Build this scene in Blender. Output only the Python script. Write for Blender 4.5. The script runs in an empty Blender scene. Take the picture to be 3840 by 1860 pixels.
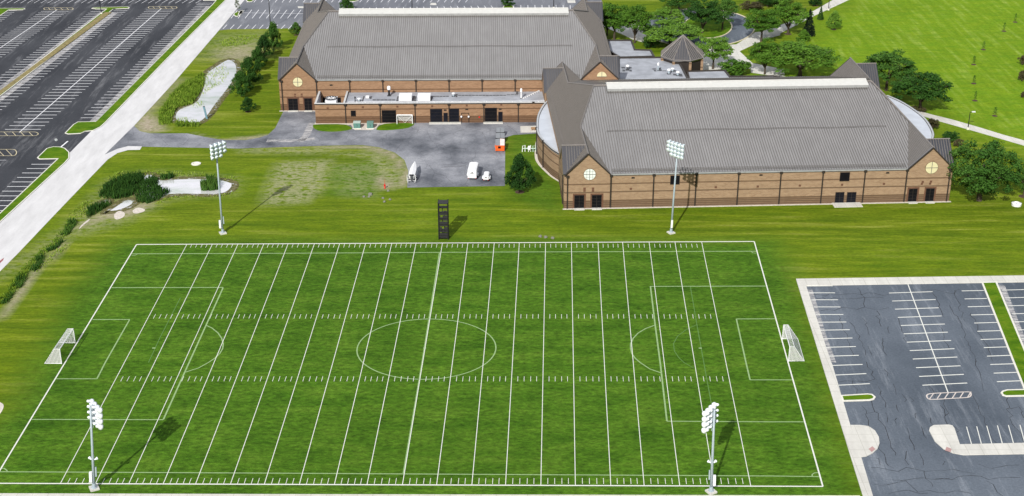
import bpy, bmesh, math, random
from mathutils import Vector, Matrix
random.seed(7)
R=math.radians
sc=bpy.context.scene
COL=sc.collection
# ------------------------------------------------------------ camera
FL,PITCH,CH=5400.0,R(24),105.0          # focal length in photo pixels, downward pitch, height above the lawn
cam=bpy.data.cameras.new('camera'); co=bpy.data.objects.new('camera',cam); COL.objects.link(co)
co.location=(0,0,CH); co.rotation_euler=(math.pi/2-PITCH,0,0)
cam.sensor_width=36; cam.lens=36*FL/3840; cam.clip_start=1; cam.clip_end=4000
sc.camera=co
# ------------------------------------------------------------ light
w=bpy.data.worlds.new('World'); sc.world=w; w.use_nodes=True
nt=w.node_tree; nt.nodes.clear()
sky=nt.nodes.new('ShaderNodeTexSky'); sky.sky_type='NISHITA'; sky.sun_disc=False
sky.sun_elevation=R(35.5); sky.sun_rotation=R(198); sky.air_density=1.0; sky.dust_density=2.5
bg=nt.nodes.new('ShaderNodeBackground'); bg.inputs[1].default_value=0.07
ow=nt.nodes.new('ShaderNodeOutputWorld'); wc=nt.nodes.new('ShaderNodeTexCoord'); ws=nt.nodes.new('ShaderNodeSeparateXYZ'); nt.links.new(wc.outputs['Generated'],ws.inputs[0])
wn=nt.nodes.new('ShaderNodeTexNoise'); wn.inputs['Scale'].default_value=1.6; wn.inputs['Detail'].default_value=5; nt.links.new(wc.outputs['Generated'],wn.inputs[0])
def wm(op,a,b):
    m=nt.nodes.new('ShaderNodeMath'); m.operation=op; m.use_clamp=op=='MULTIPLY'
    for i,v in enumerate((a,b)):
        if isinstance(v,(int,float)): m.inputs[i].default_value=v
        else: nt.links.new(v,m.inputs[i])
    return m.outputs[0]
# unseen bright cloud added ahead (north) to lighten the front roof slopes; sky behind clear
cf=wm('MULTIPLY',wm('MULTIPLY',wm('MULTIPLY',wm('ADD',ws.outputs[1],-.05),3.),wm('MULTIPLY',wm('ADD',ws.outputs[2],-.22),4.)),wm('MULTIPLY',wm('ADD',wn.outputs[0],-.2),3.2))
wx=nt.nodes.new('ShaderNodeMix'); wx.data_type='RGBA'; nt.links.new(cf,wx.inputs[0]); nt.links.new(sky.outputs[0],wx.inputs[6]); wx.inputs[7].default_value=(16,16.3,17,1)
hz=wm('MULTIPLY',wm('SUBTRACT',.26,ws.outputs[2]),6.)   # dull grey bank added low on the horizon to darken steep roof slopes
wy=nt.nodes.new('ShaderNodeMix'); wy.data_type='RGBA'; nt.links.new(hz,wy.inputs[0]); nt.links.new(wx.outputs[2],wy.inputs[6]); wy.inputs[7].default_value=(1.5,1.6,1.8,1)
nt.links.new(wy.outputs[2],bg.inputs[0]); nt.links.new(bg.outputs[0],ow.inputs[0])
sl=bpy.data.lights.new('sun','SUN'); sl.energy=4.4; sl.angle=R(.7); sl.color=(1,.965,.91)
so=bpy.data.objects.new('sun',sl); COL.objects.link(so)
sd=Vector((-.33,-1,0)).normalized()*math.cos(R(35.5))+Vector((0,0,math.sin(R(35.5))))
so.rotation_euler=sd.to_track_quat('Z','Y').to_euler(); so.location=sd*300
sc.view_settings.view_transform='Standard'; sc.view_settings.look='None'; sc.view_settings.exposure=0.1; sc.view_settings.gamma=1
# ------------------------------------------------------------ survey: where things stand on the ground
CR=dict(A=(0,0),B=(900,0),C=(1900,0),D=(2840,0),E=(0,450),F=(900,400),G=(1900,300),H=(2840,400),I=(0,860),J=(900,860),K=(1900,860),L=(2840,860),M=(0,1360),N=(900,1360),O=(1900,1360),R=(2840,1360))
SP,CP=math.sin(PITCH),math.cos(PITCH)
def fw(x,y,z=0.):
    dx=(x-1920)/FL; dy=(930-y)/FL
    d=Vector((dx,dy*SP+CP,dy*CP-SP)); t=(z-CH)/d.z
    return Vector((d.x*t,d.y*t,z))
def q(k,x,y): o=CR[k]; return (o[0]+x/2.496,o[1]+y/2.496)
def g(k,x,y,z=0.): return fw(*q(k,x,y),z)
def P(s,z=0.):
    """'A 1,2 3,4 B 5,6' -> list of world points at height z"""
    out=[];k='A'
    for t in s.split():
        if t.isalpha(): k=t
        else:
            x,y=map(float,t.split(',')); out.append(g(k,x,y,z) if k!='X' else fw(x,y,z))
    return out
CR['X']=(0,0)
def hgt(Y,ky,key):
    """height of a point seen at crop row ky when it stands at distance Y"""
    y=CR[key][1]+ky/2.496; k=(930-y)/FL
    return CH+Y*(k*CP-SP)/(CP+k*SP)
def mpp(Y,z=0): return (Y*CP-(z-CH)*SP)/FL/2.496   # metres per crop pixel at distance Y
# ------------------------------------------------------------ objects
def tag(o,label=None,cat=None,group=None,kind=None):
    if label: o['label']=label
    if cat: o['category']=cat
    if group: o['group']=group
    if kind: o['kind']=kind
    return o
def empty(name,loc,rz=0,**k):
    o=bpy.data.objects.new(name,None); COL.objects.link(o); o.location=loc; o.rotation_euler=(0,0,rz); o.empty_display_size=.3
    return tag(o,**k)
class MB:
    def __init__(s): s.v=[];s.f=[];s.m=[]
    def add(s,v,f,mi=0):
        n=len(s.v); s.v+=[tuple(a) for a in v]; s.f+=[tuple(i+n for i in a) for a in f]; s.m+=[mi]*len(f); return s
    def box(s,c,d,rz=0,M=None,mi=0):
        x,y,z=d[0]/2,d[1]/2,d[2]/2
        v=[Vector(a) for a in ((-x,-y,-z),(x,-y,-z),(x,y,-z),(-x,y,-z),(-x,-y,z),(x,-y,z),(x,y,z),(-x,y,z))]
        Rm=M if M else Matrix.Rotation(rz,3,'Z')
        v=[Rm@a+Vector(c) for a in v]
        return s.add(v,[(0,3,2,1),(4,5,6,7),(0,1,5,4),(1,2,6,5),(2,3,7,6),(3,0,4,7)],mi)
    def bb(s,a,b,mi=0): # axis box from corner to corner
        return s.box(((a[0]+b[0])/2,(a[1]+b[1])/2,(a[2]+b[2])/2),(abs(b[0]-a[0]),abs(b[1]-a[1]),abs(b[2]-a[2])),mi=mi)
    def tube(s,pts,rad,n=6,cap=True,mi=0):
        pts=[Vector(p) for p in pts]; rings=[]
        for i,p in enumerate(pts):
            d=(pts[min(i+1,len(pts)-1)]-pts[max(i-1,0)]).normalized()
            u=d.cross(Vector((0,0,1)) if abs(d.z)<.9 else Vector((1,0,0))).normalized(); v=d.cross(u)
            r=rad[i] if isinstance(rad,(list,tuple)) else rad
            rings.append([p+u*r*math.cos(2*math.pi*k/n)+v*r*math.sin(2*math.pi*k/n) for k in range(n)])
        V=[a for r_ in rings for a in r_]; Fc=[]
        for i in range(len(pts)-1):
            for k in range(n): Fc.append((i*n+k,i*n+(k+1)%n,(i+1)*n+(k+1)%n,(i+1)*n+k))
        if cap: Fc+= [tuple(range(n))[::-1],tuple((len(pts)-1)*n+k for k in range(n))]
        return s.add(V,Fc,mi)
    def lathe(s,prof,c=(0,0,0),M=None,n=12,mi=0):
        V=[];c=Vector(c)
        for r,z in prof:
            for k in range(n):
                a=Vector((r*math.cos(2*math.pi*k/n),r*math.sin(2*math.pi*k/n),z)); V.append((M@a if M else a)+c)
        Fc=[]
        for i in range(len(prof)-1):
            for k in range(n): Fc.append((i*n+k,i*n+(k+1)%n,(i+1)*n+(k+1)%n,(i+1)*n+k))
        Fc+= [tuple(range(n))[::-1],tuple((len(prof)-1)*n+k for k in range(n))]
        return s.add(V,Fc,mi)
    def prism(s,pts,z0,z1,mi=0):
        """outline (list of 2D/3D points) extruded z0..z1"""
        pts=[(p[0],p[1]) for p in pts]; n=len(pts)
        area=sum(pts[i][0]*pts[(i+1)%n][1]-pts[(i+1)%n][0]*pts[i][1] for i in range(n))
        if area<0: pts=pts[::-1]
        V=[(x,y,z0) for x,y in pts]+[(x,y,z1) for x,y in pts]
        return s.add(V,[tuple(range(n))[::-1],tuple(range(n,2*n))]+[(i,(i+1)%n,n+(i+1)%n,n+i) for i in range(n)],mi)
    def sheet(s,pts,z,mi=0):
        pts=[(p[0],p[1]) for p in pts]; n=len(pts)
        area=sum(pts[i][0]*pts[(i+1)%n][1]-pts[(i+1)%n][0]*pts[i][1] for i in range(n))
        if area<0: pts=pts[::-1]
        return s.add([(x,y,z) for x,y in pts],[tuple(range(n))],mi)
    def ribbon(s,pts,wd,z,hh=0,closed=False,mi=0):
        pts=[Vector((p[0],p[1],0)) for p in pts]
        if closed: pts=pts+[pts[0]]
        Lf=[];Rt=[]
        for i,p in enumerate(pts):
            a=pts[max(i-1,0)] if not(closed and i==0) else pts[-2]
            b=pts[min(i+1,len(pts)-1)] if not(closed and i==len(pts)-1) else pts[1]
            d1=(p-a).normalized() if (p-a).length>1e-6 else (b-p).normalized()
            d2=(b-p).normalized() if (b-p).length>1e-6 else d1
            d=(d1+d2); d=d.normalized() if d.length>1e-6 else d1
            nrm=Vector((-d.y,d.x,0)); k=1/max(.5,nrm.dot(Vector((-d1.y,d1.x,0))))
            Lf.append(p+nrm*wd/2*k); Rt.append(p-nrm*wd/2*k)
        for i in range(len(pts)-1):
            qd=[Rt[i],Rt[i+1],Lf[i+1],Lf[i]]
            if hh>0:
                V=[(a.x,a.y,z-hh) for a in qd]+[(a.x,a.y,z) for a in qd]
                s.add(V,[(4,5,6,7),(0,1,5,4),(2,3,7,6)]+([(1,2,6,5),(3,0,4,7)] if not closed else []),mi)
            else: s.add([(a.x,a.y,z) for a in qd],[(0,1,2,3)],mi)
        return s
    def build(s,name,mat,parent=None,smooth=False,**k):
        me=bpy.data.meshes.new(name); me.from_pydata(s.v,[],s.f)
        for m_ in (mat if isinstance(mat,list) else [mat]): me.materials.append(m_)
        if any(s.m): me.polygons.foreach_set('material_index',s.m)
        if smooth: me.polygons.foreach_set('use_smooth',[True]*len(s.f))
        me.update(); o=bpy.data.objects.new(name,me); COL.objects.link(o)
        if parent: o.parent=parent
        return tag(o,**k)
def copy_tree(o,parent=None):
    c=o.copy(); COL.objects.link(c); c.parent=parent
    for ch in list(o.children): copy_tree(ch,c)
    return c
def struct(mb,name,mat): return mb.build(name,mat,kind='structure')
# ------------------------------------------------------------ materials
class NT:
    def __init__(s,name,rough=.8,spec=.3,metal=0):
        s.m=bpy.data.materials.new(name); s.m.use_nodes=True; s.t=s.m.node_tree; s.b=s.t.nodes['Principled BSDF']
        s.b.inputs['Roughness'].default_value=rough; s.b.inputs['Specular IOR Level'].default_value=spec; s.b.inputs['Metallic'].default_value=metal
        s.tc=s.t.nodes.new('ShaderNodeTexCoord')
    def n(s,t,**k):
        a=s.t.nodes.new(t)
        for x,y in k.items(): setattr(a,x,y)
        return a
    def l(s,a,b): s.t.links.new(a,b)
    def co(s,scale=(1,1,1),rz=0,loc=(0,0,0)):
        mp=s.n('ShaderNodeMapping'); mp.inputs['Scale'].default_value=scale; mp.inputs['Rotation'].default_value=(0,0,rz); mp.inputs['Location'].default_value=loc
        s.l(s.tc.outputs['Object'],mp.inputs[0]); return mp.outputs[0]
    def noise(s,co,scale,det=4,rough=.6):
        a=s.n('ShaderNodeTexNoise'); a.inputs['Scale'].default_value=scale; a.inputs['Detail'].default_value=det; a.inputs['Roughness'].default_value=rough
        s.l(co,a.inputs[0]); return a.outputs[0]
    def ramp(s,fac,st):
        a=s.n('ShaderNodeValToRGB'); e=a.color_ramp.elements
        while len(e)<len(st): e.new(.5)
        for i,(p,c) in enumerate(st): e[i].position=p; e[i].color=(c+(1,)) if isinstance(c,tuple) else (c,c,c,1)
        s.l(fac,a.inputs[0]); return a.outputs[0]
    def mix(s,fac,a,b,mode='MIX'):
        m=s.n('ShaderNodeMix',data_type='RGBA',blend_type=mode)
        for v,i in ((fac,0),(a,6),(b,7)):
            if isinstance(v,(int,float)): m.inputs[i].default_value=v
            elif isinstance(v,tuple): m.inputs[i].default_value=v+(1,)
            else: s.l(v,m.inputs[i])
        return m.outputs[2]
    def math(s,op,a,b=None,c=None):
        m=s.n('ShaderNodeMath',operation=op)
        for i,v in enumerate((a,b,c)):
            if v is None: continue
            if isinstance(v,(int,float)): m.inputs[i].default_value=v
            else: s.l(v,m.inputs[i])
        return m.outputs[0]
    def out(s,col,bump=None,bs=.3,bd=.05):
        if isinstance(col,tuple): s.b.inputs[0].default_value=col+(1,)
        else: s.l(col,s.b.inputs[0])
        if bump is not None:
            bn=s.n('ShaderNodeBump'); bn.inputs['Strength'].default_value=bs; bn.inputs['Distance'].default_value=bd
            s.l(bump,bn.inputs['Height']); s.l(bn.outputs[0],s.b.inputs['Normal'])
        return s.m
def plain(name,col,rough=.6,var=.12,scale=1.5,spec=.3,metal=0):
    n=NT(name,rough,spec,metal); f=n.noise(n.co(),scale,5)
    lo=tuple(max(0,c*(1-var)) for c in col); hi=tuple(min(1,c*(1+var)) for c in col)
    return n.out(n.ramp(f,[(.3,lo),(.7,hi)]))
def m_lawn():
    n=NT('lawn grass',.95,.1)
    at=n.n('ShaderNodeAttribute',attribute_name='tint'); sp=n.n('ShaderNodeSeparateColor'); n.l(at.outputs['Color'],sp.inputs[0])
    lush,dry,far=sp.outputs[0],sp.outputs[1],sp.outputs[2]; bare=at.outputs['Alpha']
    s1=n.noise(n.co((.035,.42,1)),1,8,.68); s2=n.noise(n.co((.012,.05,1)),1,3,.5); s3=n.noise(n.co((1,1.7,1)),1.3,6,.7); s4=n.noise(n.co((.16,.4,1)),1,5,.65)
    s5=n.noise(n.co((.6,.05,1),rz=R(28)),1,5,.6); s6=n.noise(n.co((.25,2.2,1)),1,4,.7)
    streak=n.ramp(s1,[(.34,(.062,.108,.004)),(.45,(.100,.155,.005)),(.55,(.158,.210,.010)),(.66,(.265,.290,.055))])
    base=n.mix(n.ramp(s2,[(.35,0.),(.65,.75)]),streak,n.ramp(s4,[(.3,(.050,.115,.003)),(.7,(.145,.210,.006))]))
    fr=n.ramp(s5,[(.3,(.125,.225,.006)),(.52,(.175,.275,.010)),(.72,(.27,.37,.06))])
    fr=n.mix(n.ramp(s4,[(.40,0.),(.62,.75)]),fr,(.110,.225,.008))
    base=n.mix(far,base,fr)
    t1=n.noise(n.co((.13,.3,1),loc=(5,3,0)),1,6,.62); t2=n.noise(n.co((1,1.9,1)),.9,7,.8)
    turf=n.ramp(t1,[(.3,(.036,.102,.005)),(.5,(.062,.145,.009)),(.72,(.098,.190,.016))])
    turf=n.mix(.95,turf,n.ramp(t2,[(.33,.35),(.5,.95),(.67,1.65)]),'MULTIPLY')
    base=n.mix(.55,base,n.ramp(s3,[(.3,.5),(.5,1.),(.7,1.5)]),'MULTIPLY')
    base=n.mix(.5,base,n.ramp(s6,[(.3,.65),(.5,1.),(.7,1.3)]),'MULTIPLY')
    c=n.mix(lush,base,turf)
    c=n.mix(.5,c,n.ramp(n.noise(n.co((.02,.05,1)),1,3,.5),[(.35,.9),(.65,1.1)]),'MULTIPLY')
    pt=n.noise(n.co((.55,1.1,1)),1,6,.72)
    dm=n.math('MULTIPLY',dry,n.ramp(pt,[(.44,0.),(.50,1.)]))
    c=n.mix(dm,c,n.ramp(s3,[(.3,(.15,.20,.06)),(.7,(.38,.36,.21))]))
    bm=n.math('MULTIPLY',bare,n.ramp(pt,[(.32,.25),(.5,1.)]))
    c=n.mix(bm,c,n.ramp(s3,[(.3,(.24,.20,.13)),(.7,(.50,.44,.35))]))
    return n.out(c,s3,.5,.15)
def m_islandgrass():
    n=NT('island grass',.95,.1)
    f=n.noise(n.co((.3,.5,1)),1,5,.65); f2=n.noise(n.co((1,1.7,1)),1.6,5,.7)
    c=n.ramp(f,[(.3,(.045,.120,.003)),(.5,(.085,.175,.005)),(.72,(.150,.215,.012))])
    return n.out(n.mix(.5,c,n.ramp(f2,[(.3,.6),(.7,1.4)]),'MULTIPLY'),f2,.5,.1)
def m_asphalt(name,a,b,stain,sc1=.08):
    n=NT(name,.85,.25)
    f1=n.noise(n.co((1,.6,1)),sc1,5,.6); f2=n.noise(n.co(),3.,4,.7); f3=n.noise(n.co((.5,.05,1),rz=R(-8)),1.,8,.75)
    c=n.ramp(f1,[(.35,a),(.65,b)])
    c=n.mix(n.ramp(f3,[(.52,0.),(.70,.6)]),c,stain)
    c=n.mix(.5,c,n.ramp(f2,[(.3,.6),(.7,1.4)]),'MULTIPLY')
    return n.out(c,f2,.2,.03)
def m_yard():
    n=NT('worn grey asphalt',.85,.25)
    f1=n.noise(n.co((1,.8,1)),.11,6,.62); f2=n.noise(n.co(),2.4,4,.7)
    vo=n.n('ShaderNodeTexVoronoi',feature='DISTANCE_TO_EDGE'); vo.inputs['Scale'].default_value=.22
    wob=n.mix(.12,n.co(),n.n('ShaderNodeTexNoise').outputs[1],'ADD'); n.l(wob,vo.inputs[0])
    c=n.ramp(f1,[(.32,(.075,.083,.100)),(.47,(.175,.185,.21)),(.64,(.31,.32,.35))])
    c=n.mix(n.ramp(vo.outputs[0],[(.0,.4),(.015,0.)]),c,(.03,.03,.035))
    c=n.mix(.5,c,n.ramp(f2,[(.3,.65),(.7,1.35)]),'MULTIPLY')
    return n.out(c,f2,.2,.03)
def m_concrete(name,col,slab=0):
    n=NT(name,.85,.2)
    f=n.noise(n.co((1,.22,1),rz=R(-12)),.5,6,.65); f2=n.noise(n.co(),3,4)
    c=n.ramp(f,[(.3,tuple(x*.78 for x in col)),(.7,col)])
    c=n.mix(.25,c,n.ramp(f2,[(.3,.8),(.7,1.1)]),'MULTIPLY')
    if slab:
        br=n.n('ShaderNodeTexBrick'); br.offset=0; br.inputs['Scale'].default_value=1; br.inputs['Brick Width'].default_value=slab; br.inputs['Row Height'].default_value=slab
        br.inputs['Mortar Size'].default_value=.05; br.inputs[1].default_value=(1,1,1,1); br.inputs[2].default_value=(.97,.97,.97,1); br.inputs[3].default_value=(.8,.8,.78,1)
        n.l(n.co(),br.inputs[0]); c=n.mix(1.,c,br.outputs[0],'MULTIPLY')
    return n.out(c)
def m_brick(nm='tan brick',k=(1,1,1)):
    n=NT(nm,.9,.15)
    sx=n.n('ShaderNodeSeparateXYZ'); n.l(n.tc.outputs['Object'],sx.inputs[0]); z=sx.outputs[2]
    hx=n.math('ADD',sx.outputs[0],sx.outputs[1])
    cb=n.n('ShaderNodeCombineXYZ'); n.l(hx,cb.inputs[0]); n.l(z,cb.inputs[1])
    br=n.n('ShaderNodeTexBrick'); br.inputs['Scale'].default_value=1; br.inputs['Brick Width'].default_value=.6; br.inputs['Row Height'].default_value=.2; br.inputs['Mortar Size'].default_value=.02
    br.inputs[1].default_value=(.335,.225,.138,1); br.inputs[2].default_value=(.27,.172,.102,1); br.inputs[3].default_value=(.29,.235,.175,1)
    n.l(cb.outputs[0],br.inputs[0])
    mp=n.n('ShaderNodeMapping'); mp.inputs['Scale'].default_value=(.5,1.6,1); n.l(cb.outputs[0],mp.inputs[0])
    f=n.noise(mp.outputs[0],1.,6,.7)
    c=n.mix(.4,br.outputs[0],n.ramp(f,[(.3,.7),(.7,1.3)]),'MULTIPLY')
    def band(a,b): return n.math('MULTIPLY',n.math('GREATER_THAN',z,a),n.math('LESS_THAN',z,b))
    m1=n.math('MAXIMUM',band(4.78,5.04),band(3.12,3.38))
    st=n.math('GREATER_THAN',n.math('FRACT',n.math('MULTIPLY',z,2.6)),.55)
    m2=n.math('MULTIPLY',n.math('LESS_THAN',z,1.62),n.math('ADD',n.math('MULTIPLY',st,.35),.55))
    mk=n.math('MAXIMUM',n.math('MULTIPLY',m1,.75),m2)
    c=n.mix(mk,c,(.085,.052,.032))
    c=n.mix(1.,c,k,'MULTIPLY')
    return n.out(c)
def m_roof():
    n=NT('brown grey standing seam metal',.30,.5,1.)
    f=n.noise(n.co((1,.15,.15)),1.2,5,.6); f2=n.noise(n.co(),.12,3)
    c=n.ramp(f,[(.3,(.345,.328,.312)),(.7,(.41,.39,.372))])
    c=n.mix(.5,c,n.ramp(f2,[(.3,.85),(.7,1.12)]),'MULTIPLY')
    return n.out(c)
def m_leaf(name,a,b,c_):
    n=NT(name,.75,.2)
    f=n.noise(n.tc.outputs['Object'],.9,4,.7); oi=n.n('ShaderNodeObjectInfo')
    f2=n.math('ADD',f,n.math('MULTIPLY',n.math('SUBTRACT',oi.outputs['Random'],.5),.26))
    col=n.ramp(f2,[(.3,a),(.5,b),(.7,c_)])
    m=n.out(col)
    tr=n.n('ShaderNodeBsdfTranslucent'); n.l(col,tr.inputs[0]); mx=n.n('ShaderNodeMixShader'); mx.inputs[0].default_value=.22
    o=n.t.nodes['Material Output']; n.l(n.b.outputs[0],mx.inputs[1]); n.l(tr.outputs[0],mx.inputs[2]); n.l(mx.outputs[0],o.inputs[0])
    return m
def m_water():
    n=NT('pond water with painted sky sheen',.12,.6,.35)  # pale tones paint the white sky's reflection into the water colour
    f=n.noise(n.co((.5,1,1)),.16,5,.65)
    return n.out(n.ramp(f,[(.3,(.44,.52,.40)),(.43,(.66,.69,.66)),(.55,(.82,.81,.84))]),n.noise(n.co((.6,1.6,1)),2.5,3),.12,.03)
def m_net():
    n=NT('net',.7,.1); n.out((.8,.8,.82))
    sx=n.n('ShaderNodeSeparateXYZ'); n.l(n.tc.outputs['Object'],sx.inputs[0])
    a=n.math('GREATER_THAN',n.math('FRACT',n.math('MULTIPLY',n.math('ADD',sx.outputs[1],sx.outputs[0]),5)),.74)
    b=n.math('GREATER_THAN',n.math('FRACT',n.math('MULTIPLY',sx.outputs[2],6)),.72)
    k=n.math('MAXIMUM',a,b); n.l(k,n.b.inputs['Alpha']); return n.m
LAWN=m_lawn(); IGR=m_islandgrass()
ASPH=m_asphalt('dark blue grey asphalt',(.030,.033,.041),(.054,.058,.068),(.24,.245,.26))
ASPR=m_asphalt('grey blue asphalt',(.072,.090,.115),(.135,.160,.195),(.27,.30,.34),.05)
ASPT=m_asphalt('pale grey asphalt',(.13,.14,.165),(.20,.21,.235),(.33,.34,.37),.06)
YARD=m_yard()
ROADM=m_concrete('white concrete',(.70,.70,.71))
WALK=m_concrete('cream concrete',(.70,.69,.64),2.0)
KERB=plain('kerb concrete',(.70,.69,.62),.85,.1)
PAINT=plain('white line paint',(.72,.73,.68),.8,.08,4)
PAINT2=plain('parking line paint',(.80,.81,.84),.8,.15,4)
PALE=plain('faded pitch line paint',(.27,.40,.18),.9,.18,3)
FAINT=plain('very faint line paint',(.10,.21,.05),.9,.2,3)
YEL=plain('yellow cream paint',(.62,.55,.36),.8,.1)
BRICK=m_brick(); BRICK2=m_brick('russet tinted tan brick',(.92,.82,.77)); ROOF=m_roof()  # BRICK2 is the tan brick multiplied darker and redder
TRIM=plain('dark bronze trim',(.035,.028,.024),.5,.2)
GUT=plain('gutter metal',(.30,.31,.31),.4,.15)
SKYL=plain('white translucent skylight',(.56,.565,.54),.4,.05)
FLAT=plain('pale grey membrane roof',(.34,.36,.40),.7,.22,.35)
FLATW=plain('white membrane roof',(.50,.54,.60),.7,.12,.3)
DARK=plain('black glass and metal',(.005,.005,.007),.6,.3,1,.12)
NAVY=plain('dark blue door',(.006,.007,.012),.6,.3,1,.12)
PANE=plain('cream window glass',(.62,.58,.36),.3,.05)
PANEW=plain('white window glass',(.70,.76,.72),.3,.05)
WHITE=plain('white paint',(.80,.81,.83),.4,.05)
GALV=plain('galvanised blue grey steel',(.36,.43,.48),.45,.1,.5,.5)
LAMPM=plain('floodlight shell',(.66,.76,.80),.35,.06)
LAMPN=plain('white floodlight shell',(.78,.82,.86),.35,.06)
BLACK=plain('black steel',(.013,.013,.014),.5,.3)
ORANGE=plain('orange steel',(.75,.12,.02),.5,.15)
GREYB=plain('dark grey plastic',(.07,.075,.085),.5,.2)
RED=plain('red paint',(.60,.03,.02),.5,.1)
GREENB=plain('teal green cabinet',(.10,.22,.19),.5,.1)
BARK=plain('bark',(.075,.058,.042),.9,.3,5)
def m_dust():
    n=NT('pale dust',.95,.05); n.out((.56,.55,.55)); f=n.noise(n.co((1,2.5,1)),.55,7,.75); n.l(n.ramp(f,[(.36,0.),(.60,.85)]),n.b.inputs['Alpha']); return n.m
DUST=m_dust()
MULCH=plain('mulch',(.07,.045,.03),.95,.4,4)
ROCK=plain('stone',(.20,.20,.17),.9,.3,3)
GRAVEL=plain('pale gravel',(.60,.55,.49),.95,.22,2.5)
WATER=m_water(); NET=m_net()
L_MAPLE=m_leaf('dark maple leaves',(.014,.052,.008),(.040,.112,.015),(.085,.185,.03))
L_LOCUST=m_leaf('bright locust leaves',(.040,.115,.010),(.098,.215,.020),(.18,.33,.045))
L_BIG=m_leaf('deep green leaves',(.014,.055,.008),(.044,.125,.016),(.10,.21,.032))
L_SPRUCE=m_leaf('spruce needles',(.003,.008,.004),(.006,.015,.008),(.014,.03,.016))
L_PALE=m_leaf('pale young leaves',(.06,.10,.03),(.11,.17,.05),(.18,.24,.09))
L_RED=m_leaf('russet leaves',(.05,.045,.02),(.09,.08,.035),(.14,.13,.06))
L_REED=m_leaf('reeds',(.020,.065,.010),(.045,.120,.016),(.10,.20,.03))
L_WEED=m_leaf('pond weeds',(.08,.16,.012),(.17,.28,.025),(.32,.42,.06))
# ============================================================ GROUND
def inpoly(x,y,pl):
    c=False;j=len(pl)-1
    for i in range(len(pl)):
        xi,yi=pl[i][0],pl[i][1];xj,yj=pl[j][0],pl[j][1]
        if (yi>y)!=(yj>y) and x<(xj-xi)*(y-yi)/(yj-yi)+xi: c=not c
        j=i
    return c
def pdist(x,y,pl,closed=True):
    b=1e9
    for i in range(len(pl) if closed else len(pl)-1):
        ax,ay=pl[i][0],pl[i][1];bx,by=pl[(i+1)%len(pl)][0],pl[(i+1)%len(pl)][1]
        dx,dy=bx-ax,by-ay;L=dx*dx+dy*dy or 1e-9
        t=max(0,min(1,((x-ax)*dx+(y-ay)*dy)/L)); b=min(b,(x-ax-t*dx)**2+(y-ay-t*dy)**2)
    return math.sqrt(b)
def mask(x,y,pl,fe,box):
    if x<box[0]-fe or x>box[1]+fe or y<box[2]-fe or y>box[3]+fe: return 0
    d=pdist(x,y,pl); d=d if inpoly(x,y,pl) else -d
    return max(0,min(1,.5+d/(2*fe)))
def bx(pl): return (min(p[0] for p in pl),max(p[0] for p in pl),min(p[1] for p in pl),max(p[1] for p in pl))
LUSH=P('X 430,902 2900,898 3000,1060 3250,1900 -250,1950 -250,1720 40,1530 150,1330 230,1150 340,1000')
LUSH2=P('F 850,540 1290,520 1310,700 1240,860 800,830')
LUSH3=P('G 20,520 280,490 290,700 510,1000 520,1180 480,1260 0,1100')
DRY=[(P('F 370,520 850,500 820,680 790,760 620,900 230,920 250,750'),1.6,1.),(P('F 820,440 1300,430 1500,600 1540,740 1430,760 1290,640 1200,470'),1.5,.9),
 (P('F 850,540 1290,520 1310,700 1240,860 950,830'),2,.45),(P('F 0,390 600,385 950,395 700,440 0,430'),1.5,.8),(P('A 2050,330 2480,300 2480,520 2150,560 1900,560'),5,.7),
 (P('E 880,700 1000,560 1200,490 1500,480 1900,510 2230,540 2200,700 1600,740 1200,960 700,1100 400,1248 0,1500 0,1400 600,1000'),2,.55)]
BARE=[(P('F 560,362 900,366 1150,366 1300,385 1450,440 1540,540 1570,640 1560,750 1520,740 1520,620 1440,490 1290,420 1130,385 900,385'),.9,1.),(P('F 1290,640 1420,720 1430,760 1330,775 1280,700'),1,.9),
 (P('E 1260,60 1300,-20 1400,-60 1470,-10 1540,95 1400,118 1310,105'),1.5,1.),(P('E 1800,130 2050,185 2300,160 2500,140 2480,165 2300,188 2050,195'),.8,.9),
 (P('A 2060,470 2350,420 2420,520 2200,590 2080,560'),3,.6),(P('A 1640,760 1700,740 1350,1130 1270,1140'),2,.7),(P('E 960,870 1150,840 1400,760 1420,800 1180,900 950,930 740,1020 720,1000'),1,.8),
 (P('I 580,130 620,150 420,340 200,620 20,830 -60,860 120,640 380,330'),.8,.9)]
FARL=P('D 820,0 -400,900 1400,700 1480,1080 2600,1400 3200,1400 3200,-400 900,-400')
TAN=[(p,f_,s_,bx(p)) for p,f_,s_ in DRY]; BR=[(p,f_,s_,bx(p)) for p,f_,s_ in BARE]
def build_lawn():
    xs=[-900,-500,-250]+[-140+i*1.6 for i in range(188)]+[170,220,300,500,900]
    ys=[-200,0,80]+[140+i*1.5 for i in range(167)]+[395,400,410,420,435,450,480,600,1000,2500]
    nx,ny=len(xs),len(ys); V=[(x,y,0) for y in ys for x in xs]
    Fc=[(j*nx+i,j*nx+i+1,(j+1)*nx+i+1,(j+1)*nx+i) for j in range(ny-1) for i in range(nx-1)]
    me=bpy.data.meshes.new('lawn'); me.from_pydata(V,[],Fc); me.materials.append(LAWN)
    at=me.color_attributes.new('tint','FLOAT_COLOR','POINT'); buf=[]
    b1,b2,b3,b4=bx(LUSH),bx(LUSH2),bx(LUSH3),bx(FARL)
    for x,y,z in V:
        l=max(mask(x,y,LUSH,3.5,b1),.6*mask(x,y,LUSH2,1.2,b2),.7*mask(x,y,LUSH3,2,b3))
        d=max(s_*mask(x,y,p,f_,b) for p,f_,s_,b in TAN); br=max(s_*mask(x,y,p,f_,b) for p,f_,s_,b in BR)
        buf+=[l,d,mask(x,y,FARL,9,b4),br]
    at.data.foreach_set('color',buf); me.update()
    o=bpy.data.objects.new('lawn',me); COL.objects.link(o); tag(o,kind='structure')
build_lawn()
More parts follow.
